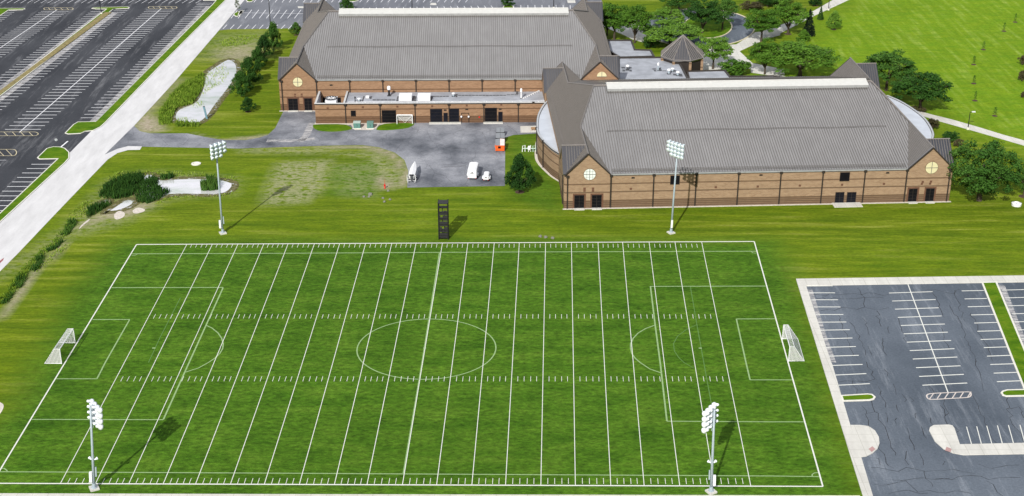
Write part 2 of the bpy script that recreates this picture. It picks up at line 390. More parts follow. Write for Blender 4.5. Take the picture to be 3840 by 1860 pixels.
# far parking lot, beyond the buildings
struct(MB().sheet(P('X 915,-60 917,0 822,114 858,110 B 640,262 760,262 C 300,262 900,262 880,110 900,-140'),.012),'far_parking_lot',ASPT)
# roads
struct(MB().sheet(P('X 935,-80 847,0 364,470 0,836 -260,1090 -260,1260 0,1018 68,950 200,810.6 344.5,660 404.6,598 392.6,580 502.8,472 657,304.5 821,114 917,0 1010,-80'),.022),'access_road',ROADM)
struct(MB().sheet(P('E 980,325 1100,270 1200,245 1330,248 1310,280 1200,282 1100,310 1010,370'),.03),'pavement_curve',ROADM)
struct(MB().sheet(P('X 935,-80 847,0 364,470 0,836 -260,1090 -1200,1090 -1400,-80'),.010),'west_parking_lot',ASPH)
struct(MB().sheet(P('E 1255,55 1310,105 1400,125 1750,125 1950,165 2100,188 2300,188 F 180,290 260,265 330,200 408,40 410,-20 2800,-20 G 300,370 290,500 60,515 F 2482,290 2480,742 1565,757 1575,600 1540,500 1450,430 1300,380 1150,360 900,362 600,372 0,392 E 1330,250 1200,245 1100,270 980,325'),.014),'service_yard',YARD)
# grass islands with kerbs
def ragged(pts,a,seed):
    r_=random.Random(seed); o=[]
    for i in range(len(pts)):
        p,q_=pts[i],pts[(i+1)%len(pts)]; n=max(1,int((q_-p).length/1.1))
        for k in range(n): t=k/n; o.append(p*(1-t)+q_*t+Vector((r_.uniform(-a,a),r_.uniform(-a,a),0)))
    return o
def smooth_poly(pts,it=1):
    for _ in range(it):
        o=[]
        for i in range(len(pts)):
            a,b=pts[i],pts[(i+1)%len(pts)]; o+=[a*.75+b*.25,a*.25+b*.75]
        pts=o
    return pts
isl=MB(); kb=MB()
def island(pts,sm=0,kw=.22,closed=True,h=.12):
    if sm: pts=smooth_poly(pts,sm)
    isl.prism(pts,0.0,h); kb.ribbon(pts,kw,h+.012,h+.01,closed)
    return pts
v1=P('X 880,-60 847,0 A 1560,555 985,1150 940,1190 870,1225 E 800,108 755,128 640,134 612,125 690,45 730,22 900,18 A 900,1142 1990,45 2025,5 1905,5 1930,-60'); island(v1)
island(P('E -400,1400 -400,1200 0,880 545,365 370,368 353,355 440,270 500,254 560,256 605,268 645,305 645,360 605,405 0,958'))
du=MB()
for s_ in ('A 985,118 0,858 -290,1080','A 1050,118 0,905 -290,1110','A 1985,60 905,1140'): du.ribbon(P(s_),3.4,.016)
for s_ in ('F 680,150 650,200 620,270 560,330','F 250,320 480,320 700,300'): du.ribbon(P(s_),1.6,.017)
for s_ in ('L 2270,520 2500,1130','L 470,560 600,1000 690,1248'): du.ribbon(P(s_),1.6,.016)
struct(du,'dust_streaks',DUST)
DRYM=MB(); DRYM.prism(P('A 978,118 1045,118 0,892 -290,1106 -290,1080 0,852'),0,.135)
struct(DRYM,'dry_median_grass',plain('dry tan grass',(.24,.20,.085),.95,.35,1.2))
island(P('A 1060,88 1120,84 1205,80 1210,72 1190,66 880,73 862,80 900,86 1000,86 -300,1090 -300,1150 0,902'))
island(P('A -200,95 -200,62 0,80 225,80 235,87 215,94 80,96 0,150 -200,270'))
island(P('A 2185,140 2200,120 2270,100 2283,105 2250,140 2215,160'),1)
island(P('A 2300,0 2330,-40 2400,-40 2370,15 2320,20'),1)
island(P('B -20,150 0,100 35,100 0,150'),1)
island(P('B 945,90 960,72 1060,68 1078,80 1068,108 950,108'),1)
island(P('C -40,85 -20,50 50,50 65,70 60,88'),1)
island(P('B 900,-20 1110,-20 1115,5 1060,18 1000,10'),1)
# right car park
struct(MB().sheet(P('L 455,530 2496,497 X 4600,1055 4600,2000 3300,2000 R 1080,1248 975,900 870,590 700,20 L 690,1248'),.012),'east_parking_lot',ASPR)
walk=MB()
walk.prism(P('L 362,468 2496,437 2900,431 2900,490 2496,497 455,530 690,1248 R 700,20 870,590 975,900 1080,1248 1130,1500 1060,1500 985,1248 600,0 L 600,1248'),0,.13)
walk.prism(P('R 872,589 960,589 1040,600 1100,640 1136,700 1143,760 1125,810 1080,850 1020,880 965,888'),0,.124)
walk.prism(P('R 1607,640 1615,610 1650,590 1790,585 1825,593 1845,620 1895,770 2600,754 2600,856 1930,868 1830,850 1740,810 1660,740'),0,.124)
struct(walk,'sidewalk',WALK)
island(P('L 2105,503 2235,499 2496,1125 R 2700,360 2496,240 2400,0 L 2400,1248'),kw=.3)
ip=P('R 786,314 1030,299 1070,303 1098,326 1085,345 1050,354 803,362'); island(ip,kw=.28)
island(P('R 2700,250 2496,257 2340,261 2300,272 2285,287 2300,308 2330,317 2700,309'),kw=.28)
struct(isl,'grass_islands',IGR); struct(kb,'kerb',KERB)
bot=MB(); bot.prism(P('M -400,1228 0,1228 2496,1235 N 2496,1240 O 2496,1246 R 960,1248 960,1400 -5800,1400 M -400,1400'),0,.1); struct(bot,'near_pavement',WALK)
pad=MB(); pad.sheet(P('R 1040,815 1075,790 1105,815 1070,845'),.137); pad.sheet(P('R 1755,830 1770,795 1818,815 1808,845'),.137); struct(pad,'tactile_paving',plain('dull red paving',(.42,.26,.25),.9))
struct(MB().sheet(P('I -60,330 0,295 38,266 30,290 -60,375'),.026),'red_paving',plain('dark red paving',(.3,.1,.1),.9))
struct(MB().sheet(P('F 705,155 680,180 1040,172 1060,205 1075,218 1225,220 1275,205 1300,170 1655,150 1640,130 700,150'),.018),'gravel_strip',GRAVEL)
gi=MB()
for s_ in ('F 678,175 700,165 980,163 1040,190 1050,215 900,238 740,230 690,205','F 1275,210 1300,178 1370,155 1640,152 1620,180 1560,205 1400,222 1280,222'): gi.sheet(smooth_poly(P(s_),1),.03)
struct(gi,'grass_beds',IGR)
struct(MB().prism(P('G 128,433 300,430 300,490 130,493'),0,.06),'concrete_slab',WALK)
struct(MB().sheet(P('C 1000,440 1180,520 1600,560 1900,620 2000,660 1560,700 1000,600'),.006),'courtyard_ground',WALK)
# plaza and circular drive
struct(MB().sheet(P('C 860,215 1000,190 1240,180 1310,330 1290,400 1180,370 1080,320 930,260'),.010),'plaza_west',WALK)
struct(MB().sheet(P('C 1700,560 1740,440 2150,415 2330,300 2560,290 2560,330 2440,360 2180,480 2300,590 2600,650 2600,700 2330,640 1950,650'),.010),'plaza_east',WALK)
def ell(c,rx,ry,n=48): 
    a=[]
    for i in range(n):
        t=2*math.pi*i/n; a.append(g('C',c[0]+rx*math.cos(t),c[1]+ry*math.sin(t)))
    return a
dr=MB(); dr.sheet(ell((1800,262),520,180),.018); struct(dr,'circular_drive',ASPR)
ci=MB(); eo=ell((1880,250),228,108); ci.prism(eo,0,.12); struct(ci,'drive_island',IGR)
ck=MB(); ck.ribbon(eo,.35,.135,.13,True); ck.ribbon(ell((1800,262),520,180),.35,.14,.13,True); struct(ck,'drive_kerb',plain('cream kerb',(.62,.56,.40),.85))
pa=MB()
pa.sheet(P('D 740,-20 900,-20 540,145 200,320 0,400 -80,420 -130,340 0,310 270,215 530,100'),.014)
pa.sheet(P('H 1440,20 1640,75 1830,122 2100,200 2300,262 2700,370 3900,700 3900,760 2700,425 2100,250 1660,125 1540,85'),.014)
pa.sheet(P('D -60,620 0,640 200,690 265,716 180,716 -60,680'),.012)
struct(pa,'footpath',WALK)
# water
wt=MB()
wt.sheet(ragged(smooth_poly(P('A 2130,540 2235,580 2245,700 2150,840 2050,960 1960,1100 1850,1172 1680,1165 1600,1110 1640,1020 1800,970 1850,900 1890,790 1900,690 2000,620'),2),.42,3),.012)
wt.sheet(ragged(smooth_poly(P('E 1330,500 1450,500 1500,560 1650,543 1900,540 2080,550 2195,580 2207,620 2150,680 2040,705 1850,705 1600,698 1500,740 1400,760 1250,700 1300,600'),2),.42,3),.012)
wt.sheet(ragged(smooth_poly(P('E 895,800 940,765 1020,738 1045,765 980,790'),1),.3,4),.013)
wt.sheet(ragged(smooth_poly(P('E 960,872 1080,790 1180,730 1285,745 1270,795 1130,855 1000,868'),1),.3,4),.013)
struct(wt,'pond_water',WATER)
def m_mud():
    n=NT('muddy bank',.95,.05); f2=n.noise(n.co(),1.5,4); n.out(n.ramp(f2,[(.3,(.07,.075,.02)),(.7,(.20,.18,.09))])); f=n.noise(n.co(),.9,6,.75); n.l(n.ramp(f,[(.38,0.),(.50,1.)]),n.b.inputs['Alpha']); return n.m
mu_=MB()
for s_ in ('A 2130,540 2235,580 2245,700 2150,840 2050,960 1960,1100 1850,1172 1680,1165 1600,1110 1640,1020 1800,970 1850,900 1890,790 1900,690 2000,620','E 1330,500 1450,500 1500,560 1650,543 1900,540 2080,550 2195,580 2207,620 2150,680 2040,705 1850,705 1600,698 1500,740 1400,760 1250,700 1300,600','E 895,800 940,765 1020,738 1045,765 980,790','E 960,872 1080,790 1180,730 1285,745 1270,795 1130,855 1000,868'): mu_.ribbon(smooth_poly(P(s_),2),1.5,.018,closed=True)
struct(mu_,'muddy_bank',m_mud())
gv=MB()
for s_ in ('E 1060,890 1110,845 1175,868 1160,912 1080,940','E 1232,850 1290,813 1368,840 1340,862 1260,882','E 735,1020 770,975 835,925 845,935 780,985 745,1020','M -60,350 0,368 45,400 0,490 -60,520'): gv.sheet(smooth_poly(P(s_),2),.02)
struct(gv,'gravel_bars',GRAVEL)
# ------------------------------------------------------------ markings
yd=MB(); YW=.10
TOPX=[701,796.5,892.6,989.3,1080.3,1179.2,1273.8,1371.2,1469.3,1560.3,1659.2,1754.6,1853.5,1947.3,2045.8,2142.8,2242.5,2334.7,2434,2531,2631]
BOTX=[226.4,358,482.8,611.8,733.2,864,991,1122.4,1253.8,1376,1509,1637.2,1769.4,1895.6,2028.2,2157.6,2290.6,2415.6,2549,2680,2815.5]
def ty(x): return 917.3+(x-512)*(-11.3/2316.3)
def by(x): return 1813.4+x*(11.3/3085.)
T=[fw(x,ty(x)) for x in TOPX]; B_=[fw(x,by(x)) for x in BOTX]
for a,b in zip(T,B_): yd.ribbon([a,b],YW,.03)
cTL,cTR,cBR,cBL=fw(512,917.3),fw(2828.3,906),fw(3085.6,1824.7),fw(-30,1813)
yd.ribbon([cTL,cTR],.30,.031); yd.ribbon([cBL,cBR],.24,.031); yd.ribbon([cTR,cBR],.2,.032); yd.ribbon([cTL,cBL],.2,.032)
def onl(i,u): # point on interval line at image row u
    return u
def rowpt(i,fr,row):
    xt=TOPX[i]+(TOPX[i+1]-TOPX[i])*fr; xb=BOTX[i]+(BOTX[i+1]-BOTX[i])*fr
    t=(row-ty(xt))/(by(xb)-ty(xt)); return fw(xt+(xb-xt)*t,row)
for i in range(20):
    for fr in (.2,.4,.61,.8):
        for r0,r1 in ((915,929),(1178.8,1195),(1412,1430.5),(1793.5,1815.5)):
            yd.ribbon([rowpt(i,fr,r0),rowpt(i,fr,r1)],.075,.029)
struct(yd,'yard_lines',PAINT)
so_=MB(); SW=.14; Z=.024
def line(s,w=SW,mb=so_,z=Z): mb.ribbon(P(s),w,z)
line('I 1235,230 2496,226 J 2496,213 K 1300,209 2335,206',.26); line('M 0,1022 2496,1035 N 2496,1048 O 2496,1062 R 578,1068',.2); line('M -100,1022 0,1022',.2)
line('J 1868,218 1705,1248 N 1530,1040',.22)
cc=g('J',1728,1112); rx=(g('J',2380,1115).x-g('J',1080,1120).x)/2; ry=(g('J',1790,840).y-g('N',1690,157).y)/2
so_.ribbon([(cc.x+.3+rx*math.cos(t*math.pi/36),(g('J',1790,840).y+g('N',1690,157).y)/2+ry*math.sin(t*math.pi/36)) for t in range(72)],.2,Z,closed=True)
line('I 1045,547 2090,545',.26,z=.025); line('I 2088,548 1770,1248 M 1530,532',.24); line('M 298,532 1530,535',.2,z=.025)
line('I 1925,897 1985,925 2040,970 2075,1020 2090,1070 2085,1115 2060,1160 2015,1205 1950,1248 M 1860,50 1735,90',.2,z=.0255)
line('I 868,845 1215,845',.24,z=.025); line('I 1213,847 985,1248 M 908,152',.22); line('M 525,152 908,152',.2,z=.025)
line('K 2425,532 1342,535',.26,z=.025); line('K 1346,535 1390,897 1437,1248 O 1500,548',.24); line('O 1500,549 2496,555 R 438,555',.2,z=.025)
line('K 1390,897 1300,930 1230,972 1185,1020 1160,1075 1160,1115 1172,1165 1205,1210 1250,1248 O 1340,60 1445,97',.2,z=.0255)
line('L 165,838 K 2150,840',.24,z=.025); line('K 2150,840 2240,1248 O 2278,162',.22); line('O 2278,162 R 325,162',.2,z=.025)
line('R 512,1063 515,1045 535,1033 572,1030',.16,z=.0262); line('I 1232,248 1265,243 1288,232',.16,z=.0262); line('K 2288,207 2305,222 2338,225',.16,z=.0262); line('M 10,990 40,990 65,1010 68,1022',.16,z=.0262)
for s_ in ('I 1425,1112 1455,1112','K 1798,1113 1826,1113','J 1715,1112 1742,1112'): line(s_,.35,z=.0265)
struct(so_,'pitch_lines',PALE)
fa=MB()
fa.ribbon(P('K 1720,540 1780,890 1845,1248 O 1915,380'),.14,.0235); fa.ribbon(P('K 1780,893 1680,940 1600,1000 1562,1070 1570,1140 1610,1200 1660,1248 O 1750,50'),.14,.0238)
fa.ribbon(P('I 1690,640 1500,1010 1390,1248'),.14,.0235); struct(fa,'faint_pitch_lines',FAINT)
pk=MB()
def bays(a,b,d,hl,hr,n0=0,mb=pk,w=.2,z=.02,tilt=0,kerb=None):
    a=Vector(a);b=Vector(b);u=(b-a).normalized();Lt=(b-a).length; i=0; s_=d*.8*n0
    while s_<Lt:
        c=a+u*s_; s_+=1.85+.65*min(1,max(0,(400-c.y)/100)); mb.ribbon([(c.x-hl,c.y-hl*tilt),(c.x+hr,c.y+hr*tilt)],w,z)
c1=P('A 1512,78 180,1240'); pk.ribbon(c1,.2,.021); bays(c1[0],c1[1],2.45,3.9,4.0,1)
c0=P('A 535,90 0,450 -300,650'); pk.ribbon(c0,.2,.021); bays(c0[0],c0[2],2.45,3.9,4.0,1)
dv=P('A 975,108 -300,1040'); bays(dv[0],dv[1],2.45,3.9,0,0); dv=P('A 1085,85 -300,1150'); bays(dv[0],dv[1],2.45,0,3.9,1)
kv=P('A 1985,30 905,1125'); bays(kv[0],kv[1],2.45,4.1,0,0)
kv=P('E 480,415 0,875 -200,1060'); bays(kv[0],kv[2],2.45,4.1,0,0)
bl=P('A 30,100 -100,190 -300,330'); bays(bl[0],bl[2],2.45,0,3.8,0)
for x in range(-60,1880,63): pk.ribbon(P('A %d,30 %d,-6'%(x,x+62)),.13,.02)
pk.ribbon(P('E 562,260 635,198'),.35,.02); pk.ribbon(P('E -60,378 60,376'),.13,.02); pk.ribbon(P('E -60,423 10,422'),.13,.02)
struct(pk,'west_lot_markings',PAINT2)
yh=MB()
def hatch(x0,y0,x1,y1,k,nb,mb,kw=.18,sl_=1.,zz=.022):
    r=(y1-y0)/2; pts=[]
    cy=(y0+y1)/2; ex=(x1-x0)*.07
    for i in range(7): t=math.pi/2+math.pi*i/6; pts.append(g(k,x0+ex+ex*math.cos(t),cy-r*math.sin(t)))
    for i in range(7): t=-math.pi/2+math.pi*i/6; pts.append(g(k,x1-ex+ex*math.cos(t),cy-r*math.sin(t)))
    mb.ribbon(pts,kw,zz,closed=True)
    for i in range(nb):
        x=x0+(x1-x0)*(i+.9)/(nb+.8); o=sl_*(y1-y0)*.5; mb.ribbon([g(k,x-o,y0),g(k,x+o,y1)],kw*.8,zz+.002)
hatch(410,73,685,92,'A',4,yh); hatch(1388,62,1657,80,'A',4,yh); hatch(-250,112,358,148,'E',7,yh,.16); hatch(-300,275,155,335,'E',5,yh,.16)
struct(yh,'hatched_islands',YEL)
rk=MB()
for s_ in '''L 455,532 705,530|L 480,595 727,595|L 505,660 755,660|L 527,727 778,727|L 548,798 805,798|L 570,870 833,868|L 592,945 865,940|L 618,1025 890,1018|L 645,1105 922,1098|L 670,1188 950,1180|R 700,27 985,17|R 730,117 1020,103|R 757,212 1053,197|L 1233,597 1640,584|L 1262,672 1668,658|L 1288,748 1697,735|L 1315,825 1725,811|L 1343,901 1755,887|L 1370,979 1782,963|L 1398,1057 1813,1041|L 1427,1136 1845,1118|L 1455,1215 1872,1196|R 1485,48 1902,30|R 1514,130 1933,110|R 1545,212 1965,191|L 1912,577 2120,573|L 1940,652 2148,648|L 1970,726 2178,720|L 2001,802 2212,797|L 2030,878 2243,872|L 2060,955 2272,949|L 2090,1032 2303,1025|L 2120,1108 2335,1101|L 2150,1188 2368,1180|R 2180,18 2400,11|R 2212,99 2432,91|R 2243,179 2465,170|L 2290,570 2560,563|L 2318,643 2560,636|L 2350,717 2600,710|L 2382,792 2600,786|L 2410,867 2600,862|L 2440,942 2650,938|L 2470,1020 2650,1017'''.split('|'): rk.ribbon(P(s_),.22,.02)
for s_ in '''R 1958,600 2005,765|R 2053,597 2097,762|R 2147,592 2195,760|R 2247,588 2293,758|R 2350,585 2398,757|R 2458,583 2505,755'''.split('|'): rk.ribbon(P(s_),.12,.02)
rk.ribbon(P('L 1410,516 1680,1248 R 1785,280'),.16,.022)
struct(rk,'east_lot_markings',PAINT)
rh=MB(); rh.ribbon(smooth_poly(P('R 1583,313 1592,298 1625,289 1800,281 1970,273 1995,278 2004,300 1990,320 1960,328 1800,336 1625,347 1595,338'),1),.2,.023,closed=True)
for i in range(6): rh.ribbon(P('R %d,%d %d,%d'%(1612+i*71,341-i*3,1650+i*70,288-i*3)),.15,.025)
struct(rh,'east_hatched_island',plain('faded pink white paint',(.62,.56,.52),.8,.1))
fm=MB()
for i in range(20): fm.ribbon(P('B %d,%d %d,%d'%(1140+i*65-(0 if i<30 else 0),105-i*1,1152+i*63,72-i*1)),.16,.02)
for i in range(11): x=50+i*66; fm.ribbon(P('B %d,172 %d,92'%(x-200,x-200+62)),.16,.02); 
for i in range(11): x=30+i*68; fm.ribbon(P('B %d,272 %d,232'%(x-190,x-190+38)),.16,.02)
for i in range(36): x=-200+i*66; fm.ribbon(P('B %d,22 %d,-10'%(x,x+26)),.16,.02)
fm.ribbon(P('B -120,118 620,128'),.16,.023)
for i in range(12): fm.ribbon(P('C %d,82 %d,48'%(68+i*66,66+i*66)),.16,.02)
struct(fm,'far_lot_markings',PAINT2)
pl_=MB()
for s_ in ('B 540,60 610,60 620,76 545,76','B 1785,28 1835,28 1840,48 1778,48','C 565,2 640,2 645,28 572,28'): pl_.sheet(P(s_),.019)
struct(pl_,'drain_pads',WALK)
# cracks in the tarmac
ck_=MB(); rc=random.Random(3)
def crack(pts,w=.085,z=.018,jit=.35):
    pts=[Vector(p) for p in pts]; o=[]
    for a,b in zip(pts,pts[1:]):
        n=max(2,int((b-a).length/1.1))
        for i in range(n): 
            c=a.lerp(b,i/n); o.append(Vector((c.x+rc.uniform(-jit,jit),c.y+rc.uniform(-jit,jit)*1.6,0)))
    o.append(pts[-1])
    for i in range(len(o)-1): ck_.ribbon([o[i],o[i+1]],w*rc.uniform(.5,1.2),z)
for s_ in '''L 500,615 700,610 900,600 1230,610|L 540,650 800,655 1000,640 1180,640|L 580,755 860,742 1230,733|L 950,545 980,600 1005,730|L 750,790 800,900 860,1040 890,1190|L 870,865 930,960 990,1090 1010,1180|L 1000,840 1050,990|L 1120,760 1140,860 1160,910|L 1170,1010 1210,1180|L 1650,580 1700,700 1750,830|L 1850,580 1900,750 1945,860|L 1800,720 1900,860 1960,1050 2050,1240|L 1690,880 1800,1120|L 1230,900 1235,975|L 1040,1090 1075,1180|L 1300,830 1400,1060|L 1990,780 2100,1000 2200,1230|L 1580,560 1830,600 1900,560|R 1020,0 1085,80 1080,150 950,180 750,185|R 890,180 930,290|R 1140,230 1200,420|R 1270,200 1300,300|R 1210,70 1215,130|R 990,400 1010,480 1040,590|R 1080,370 1140,520 1230,700 1290,870|R 1140,770 1220,940 1280,990|R 1010,480 1100,460|R 2050,0 2080,150 2115,270|R 2010,290 2060,400 2130,560 2240,755|R 1760,350 1770,500 1780,580|R 1415,630 1470,820|R 1550,580 1585,710|R 2320,330 2340,440 2400,570 2490,740|R 2340,440 2440,400 2496,520|R 1050,1000 1500,1000 1900,1000 2040,1040|R 1230,1085 1550,1090 1800,1085|R 1540,1000 1600,1090 1640,1160|R 1060,1130 1380,1130 1500,1210 2000,1225|R 1650,1075 2160,1080 2460,1075|R 2160,1090 2300,1248|R 2050,960 2200,970 2450,960|R 1230,1207 1600,1220|R 1380,830 1420,960|R 1520,870 1555,960|R 1120,880 1150,960|R 1600,200 1660,330|R 1190,480 1215,560|R 1300,520 1302,580|R 1480,470 1482,520|R 1320,410 1325,460|R 1370,310 1378,370|R 1435,310 1438,370|R 1730,400 1760,500|R 1860,590 1865,650|R 1630,520 1655,590|R 1730,910 1735,960'''.split('|'): crack(P(s_))
struct(ck_,'tarmac_cracks',plain('crack filler',(.014,.014,.017),.7))
# ============================================================ THE TWO HALLS
class Bld:
    def __init__(s,x0,y0,th,w_,d,ze,zg,zr,sg):
        s.o=Vector((x0,y0,0)); s.th=th; s.ux=Vector((math.cos(th),math.sin(th),0)); s.uy=Vector((-math.sin(th),math.cos(th),0))
        s.w,s.d,s.ze,s.zg,s.zr,s.s=w_,d,ze,zg,zr,sg
        s.c=(zg-ze)/(sg/2); s.a=(zr-ze)/(d/2); s.t=(zg-ze)/s.a; s.xr=(zr-ze)/s.c
    def loc(s,p): v=Vector((p[0],p[1],0))-s.o; return Vector((v.dot(s.ux),v.dot(s.uy),p[2] if len(p)>2 else 0))
    def on(s,k,x,y,b=0.):   # point of a facade plane seen at a crop position
        p1=g(k,x,y,0)-Vector((0,0,CH)); C=Vector((0,0,CH)); t=(b-(C-s.o).dot(s.uy))/p1.dot(s.uy)
        P_=C+p1*t; return s.loc(P_)
def ribs(mb,poly,down,sp,hh=.07,wd=.10):
    """standing seams: lines along `down` (plan direction) clipped to the polygon"""
    d=Vector((down[0],down[1])); nn=Vector((-d.y,d.x)); P2=[Vector((p[0],p[1])) for p in poly]
    a,b,c=[Vector(p) for p in poly[:3]]; N=(b-a).cross(c-a).normalized()
    if N.z<0: N=-N
    zf=lambda x,y: a.z-(N.x*(x-a.x)+N.y*(y-a.y))/N.z
    ks=[p.dot(nn) for p in P2]; k=math.ceil(min(ks)/sp)*sp
    while k<max(ks):
        xs=[]
        for i in range(len(P2)):
            p,q_=P2[i],P2[(i+1)%len(P2)]; kp,kq=p.dot(nn),q_.dot(nn)
            if (kp-k)*(kq-k)<0: tt=(k-kp)/(kq-kp); r=p.lerp(q_,tt); xs.append(r.dot(d))
        xs.sort()
        for u0,u1 in zip(xs[::2],xs[1::2]):
            if u1-u0<.15: continue
            A=d*u0+nn*k; B=d*u1+nn*k; o=nn*wd/2; V=[]
            for q_ in (A-o,B-o,B+o,A+o): V.append(Vector((q_.x,q_.y,zf(q_.x,q_.y)+.002)))
            V+= [v+N*hh for v in V]
            mb.add(V,[(4,5,6,7),(0,1,5,4),(2,3,7,6),(1,2,6,5),(3,0,4,7)],1)
        k+=sp
def hall(name,b,label,sp,pil,apse):
    root=empty(name,b.o,b.th,label=label,cat='sports hall')
    w_,D,s,ze,zg,zr,xr,t,c=b.w,b.d,b.s,b.ze,b.zg,b.zr,b.xr,b.t,b.c; e=.4
    wl=MB(); wl.prism([(0,0),(w_,0),(w_,D),(0,D)],0,ze)
    for mx in (0,1):
        for my in (0,1):
            fx=lambda p:(w_-p[0] if mx else p[0],D-p[1] if my else p[1],p[2])
            for pr in (lambda u,v,z:(u,v,z),lambda u,v,z:(v,u,z)):
                V=[fx(pr(u,v,z)) for v in (-.16,.3) for u,z in ((.02,0),(s-.02,0),(s-.02,ze),(s/2,zg-.05),(.02,ze))]
                wl.add(V,[(0,1,2,3,4),(9,8,7,6,5)]+[(i,(i+1)%5,5+(i+1)%5,5+i) for i in range(5)])
    wl.build('wall',BRICK if apse else BRICK2,root)
    rf=MB(); th=.0
    def roofpoly(pts,down):
        n=len(pts); a_=[Vector(p) for p in pts]; N=(a_[1]-a_[0]).cross(a_[2]-a_[0])
        if N.z<0: a_=a_[::-1]
        V=[(p.x,p.y,p.z+.06) for p in a_]+[(p.x,p.y,p.z-.12) for p in a_]
        rf.add(V,[tuple(range(n)),tuple(range(n,2*n))[::-1]]+[(i,n+i,n+(i+1)%n,(i+1)%n) for i in range(n)])
        ribs(rf,[(p.x,p.y,p.z+.06) for p in a_],down,sp)
    for my in (0,1):
        f=lambda x,y,z:(x,D-y if my else y,z)
        roofpoly([f(s,0,ze),f(w_-s,0,ze),f(w_-s/2,t,zg),f(w_-xr,D/2,zr),f(xr,D/2,zr),f(s/2,t,zg)],(0,1))
        for mx in (0,1):
            h=lambda x,y,z:f(w_-x if mx else x,y,z)
            roofpoly([h(0,-e,ze),h(s/2,-e,zg),h(s/2,s/2,zg),h(0,0,ze)],(1,0))
            roofpoly([h(s/2,-e,zg),h(s,-e,ze),h(s,0,ze),h(s/2,t,zg)],(1,0))
            roofpoly([h(-e,0,ze),h(0,0,ze),h(s/2,s/2,zg),h(-e,s/2,zg)],(0,1))
            roofpoly([h(-e,s/2,zg),h(s/2,s/2,zg),h(0,s,ze),h(-e,s,ze)],(0,1))
    for mx in (0,1):
        h=lambda x,y,z:(w_-x if mx else x,y,z)
        roofpoly([h(0,s,ze),h(s/2,s/2,zg),h(s/2,t,zg),h(xr,D/2,zr),h(s/2,D-t,zg),h(s/2,D-s/2,zg),h(0,D-s,ze)],(1,0))
    rib_m=SEAM
    rf.build('roof',[ROOF,rib_m],root)
    cp=MB()
    for mx in (0,1):
        h=lambda x,y,z:(w_-x if mx else x,y,z+.14)
        cp.tube([h(xr,D/2,zr),h(s/2,t,zg),h(s/2,-e,zg)],.17,4); cp.tube([h(xr,D/2,zr),h(s/2,D-t,zg),h(s/2,D+e,zg)],.17,4)
        cp.tube([h(s/2,s/2,zg),h(-e,s/2,zg)],.12,4); cp.tube([h(s/2,D-s/2,zg),h(-e,D-s/2,zg)],.12,4)
        cp.tube([h(.9,s+1,ze+.9*c),h(.9,D-s-1,ze+.9*c)],.06,4)
    cp.tube([(xr,D/2,zr+.1),(w_-xr,D/2,zr+.1)],.2,4)
    cp.build('ridge_cap',RCAP,root)
    sg_=MB(); y1=D*.23; x=xr+1
    n=24; pts=[(x+(w_-2*xr-2)*i/n, y1+.10*math.sin(i*.9), ze+b.a*(y1+.10*math.sin(i*.9))+.18) for i in range(n+1)]
    sg_.tube(pts,.05,4); sg_.tube([(s+.3,.7,ze+.7*b.a+.2),(w_-s-.3,.7,ze+.7*b.a+.2)],.06,4); sg_.tube([(s+.3,1.15,ze+1.15*b.a+.2),(w_-s-.3,1.15,ze+1.15*b.a+.2)],.05,4)
    sg_.build('snow_guard',GUTD,root)
    # ridge skylight
    sk=MB(); x0,x1=xr+2.6,w_-xr-1.2; hw=2.2; z0=zr+.28
    prof=[(D/2-hw,z0-hw*b.a-.28),(D/2-hw,z0-hw*b.a+.32),(D/2,z0+.35),(D/2+hw,z0-hw*b.a+.32),(D/2+hw,z0-hw*b.a-.28)]
    V=[(x0,y,z) for y,z in prof]+[(x1,y,z) for y,z in prof]
    sk.add(V,[(0,5,6,1),(3,8,9,4),(0,1,2,3,4),(9,8,7,6,5)],1); sk.add(V,[(1,6,7,2),(2,7,8,3)],0)
    sr=sk.build('skylight',[SKYL,GUT],root)
    mu=MB(); nb=int((x1-x0)/2.6)
    for i in range(nb+1):
        x=x0+(x1-x0)*i/nb
        for (ya,za),(yb,zb) in ((prof[1],prof[2]),(prof[2],prof[3])): mu.tube([(x,ya,za+.02),(x,yb,zb+.02)],.035,4)
    mu.tube([(x0,D/2,z0+.4),(x1,D/2,z0+.4)],.09,4)
    mu.build('glazing_bar',plain('pale bar',(.62,.62,.60)) if 'pale bar' not in bpy.data.materials else bpy.data.materials['pale bar'],sr)
    # gutters and fascia
    for yy in (-.3,D+.05): gt=MB(); gt.bb((s-.1,yy,ze-.22),(w_-s+.1,yy+.25,ze+.03)); gt.build('gutter',GUT,root)
    fc=MB(); fc.bb((s,-.06,ze-.42),(w_-s,.0,ze-.22)); fc.build('fascia',TRIM,root)
    for mx in (0,1):
        for fr in (0,1):
            fc=MB()
            for (u0,z_0),(u1,z_1) in (((-.15,ze-.3),(s/2,zg-.12)),((s/2,zg-.12),(s+.15,ze-.3))):
                X=lambda u:(w_-u if mx else u); yv=-e-.05 if fr==0 else D+e-.2
                V=[(X(u0),yv,z_0),(X(u1),yv,z_1),(X(u1),yv,z_1+.3),(X(u0),yv,z_0+.3)]; V+=[(a_,b_+.25,c_) for a_,b_,c_ in V]
                fc.add(V,[(0,1,2,3),(4,5,6,7),(0,1,5,4),(2,3,7,6),(1,2,6,5),(0,3,7,4)])
            fc.build('gable_trim',TRIM,root)
    for i,a_ in enumerate(pil):
        yv=-.22 if (a_<s-.5 or a_>w_-s+.5) else -.06
        m=MB(); m.bb((a_-.11,yv-.16,.05),(a_+.11,yv,ze-.45)); m.bb((a_-.28,yv-.3,ze-.5),(a_+.28,yv,ze-.08)); m.build('downpipe',TRIM,root)
    # stone footing
    ft=MB(); ft.bb((-.4,-.62,0),(w_+.4,-.17,.07)); ft.build('gravel_footing',GRAVEL,root)
    return root
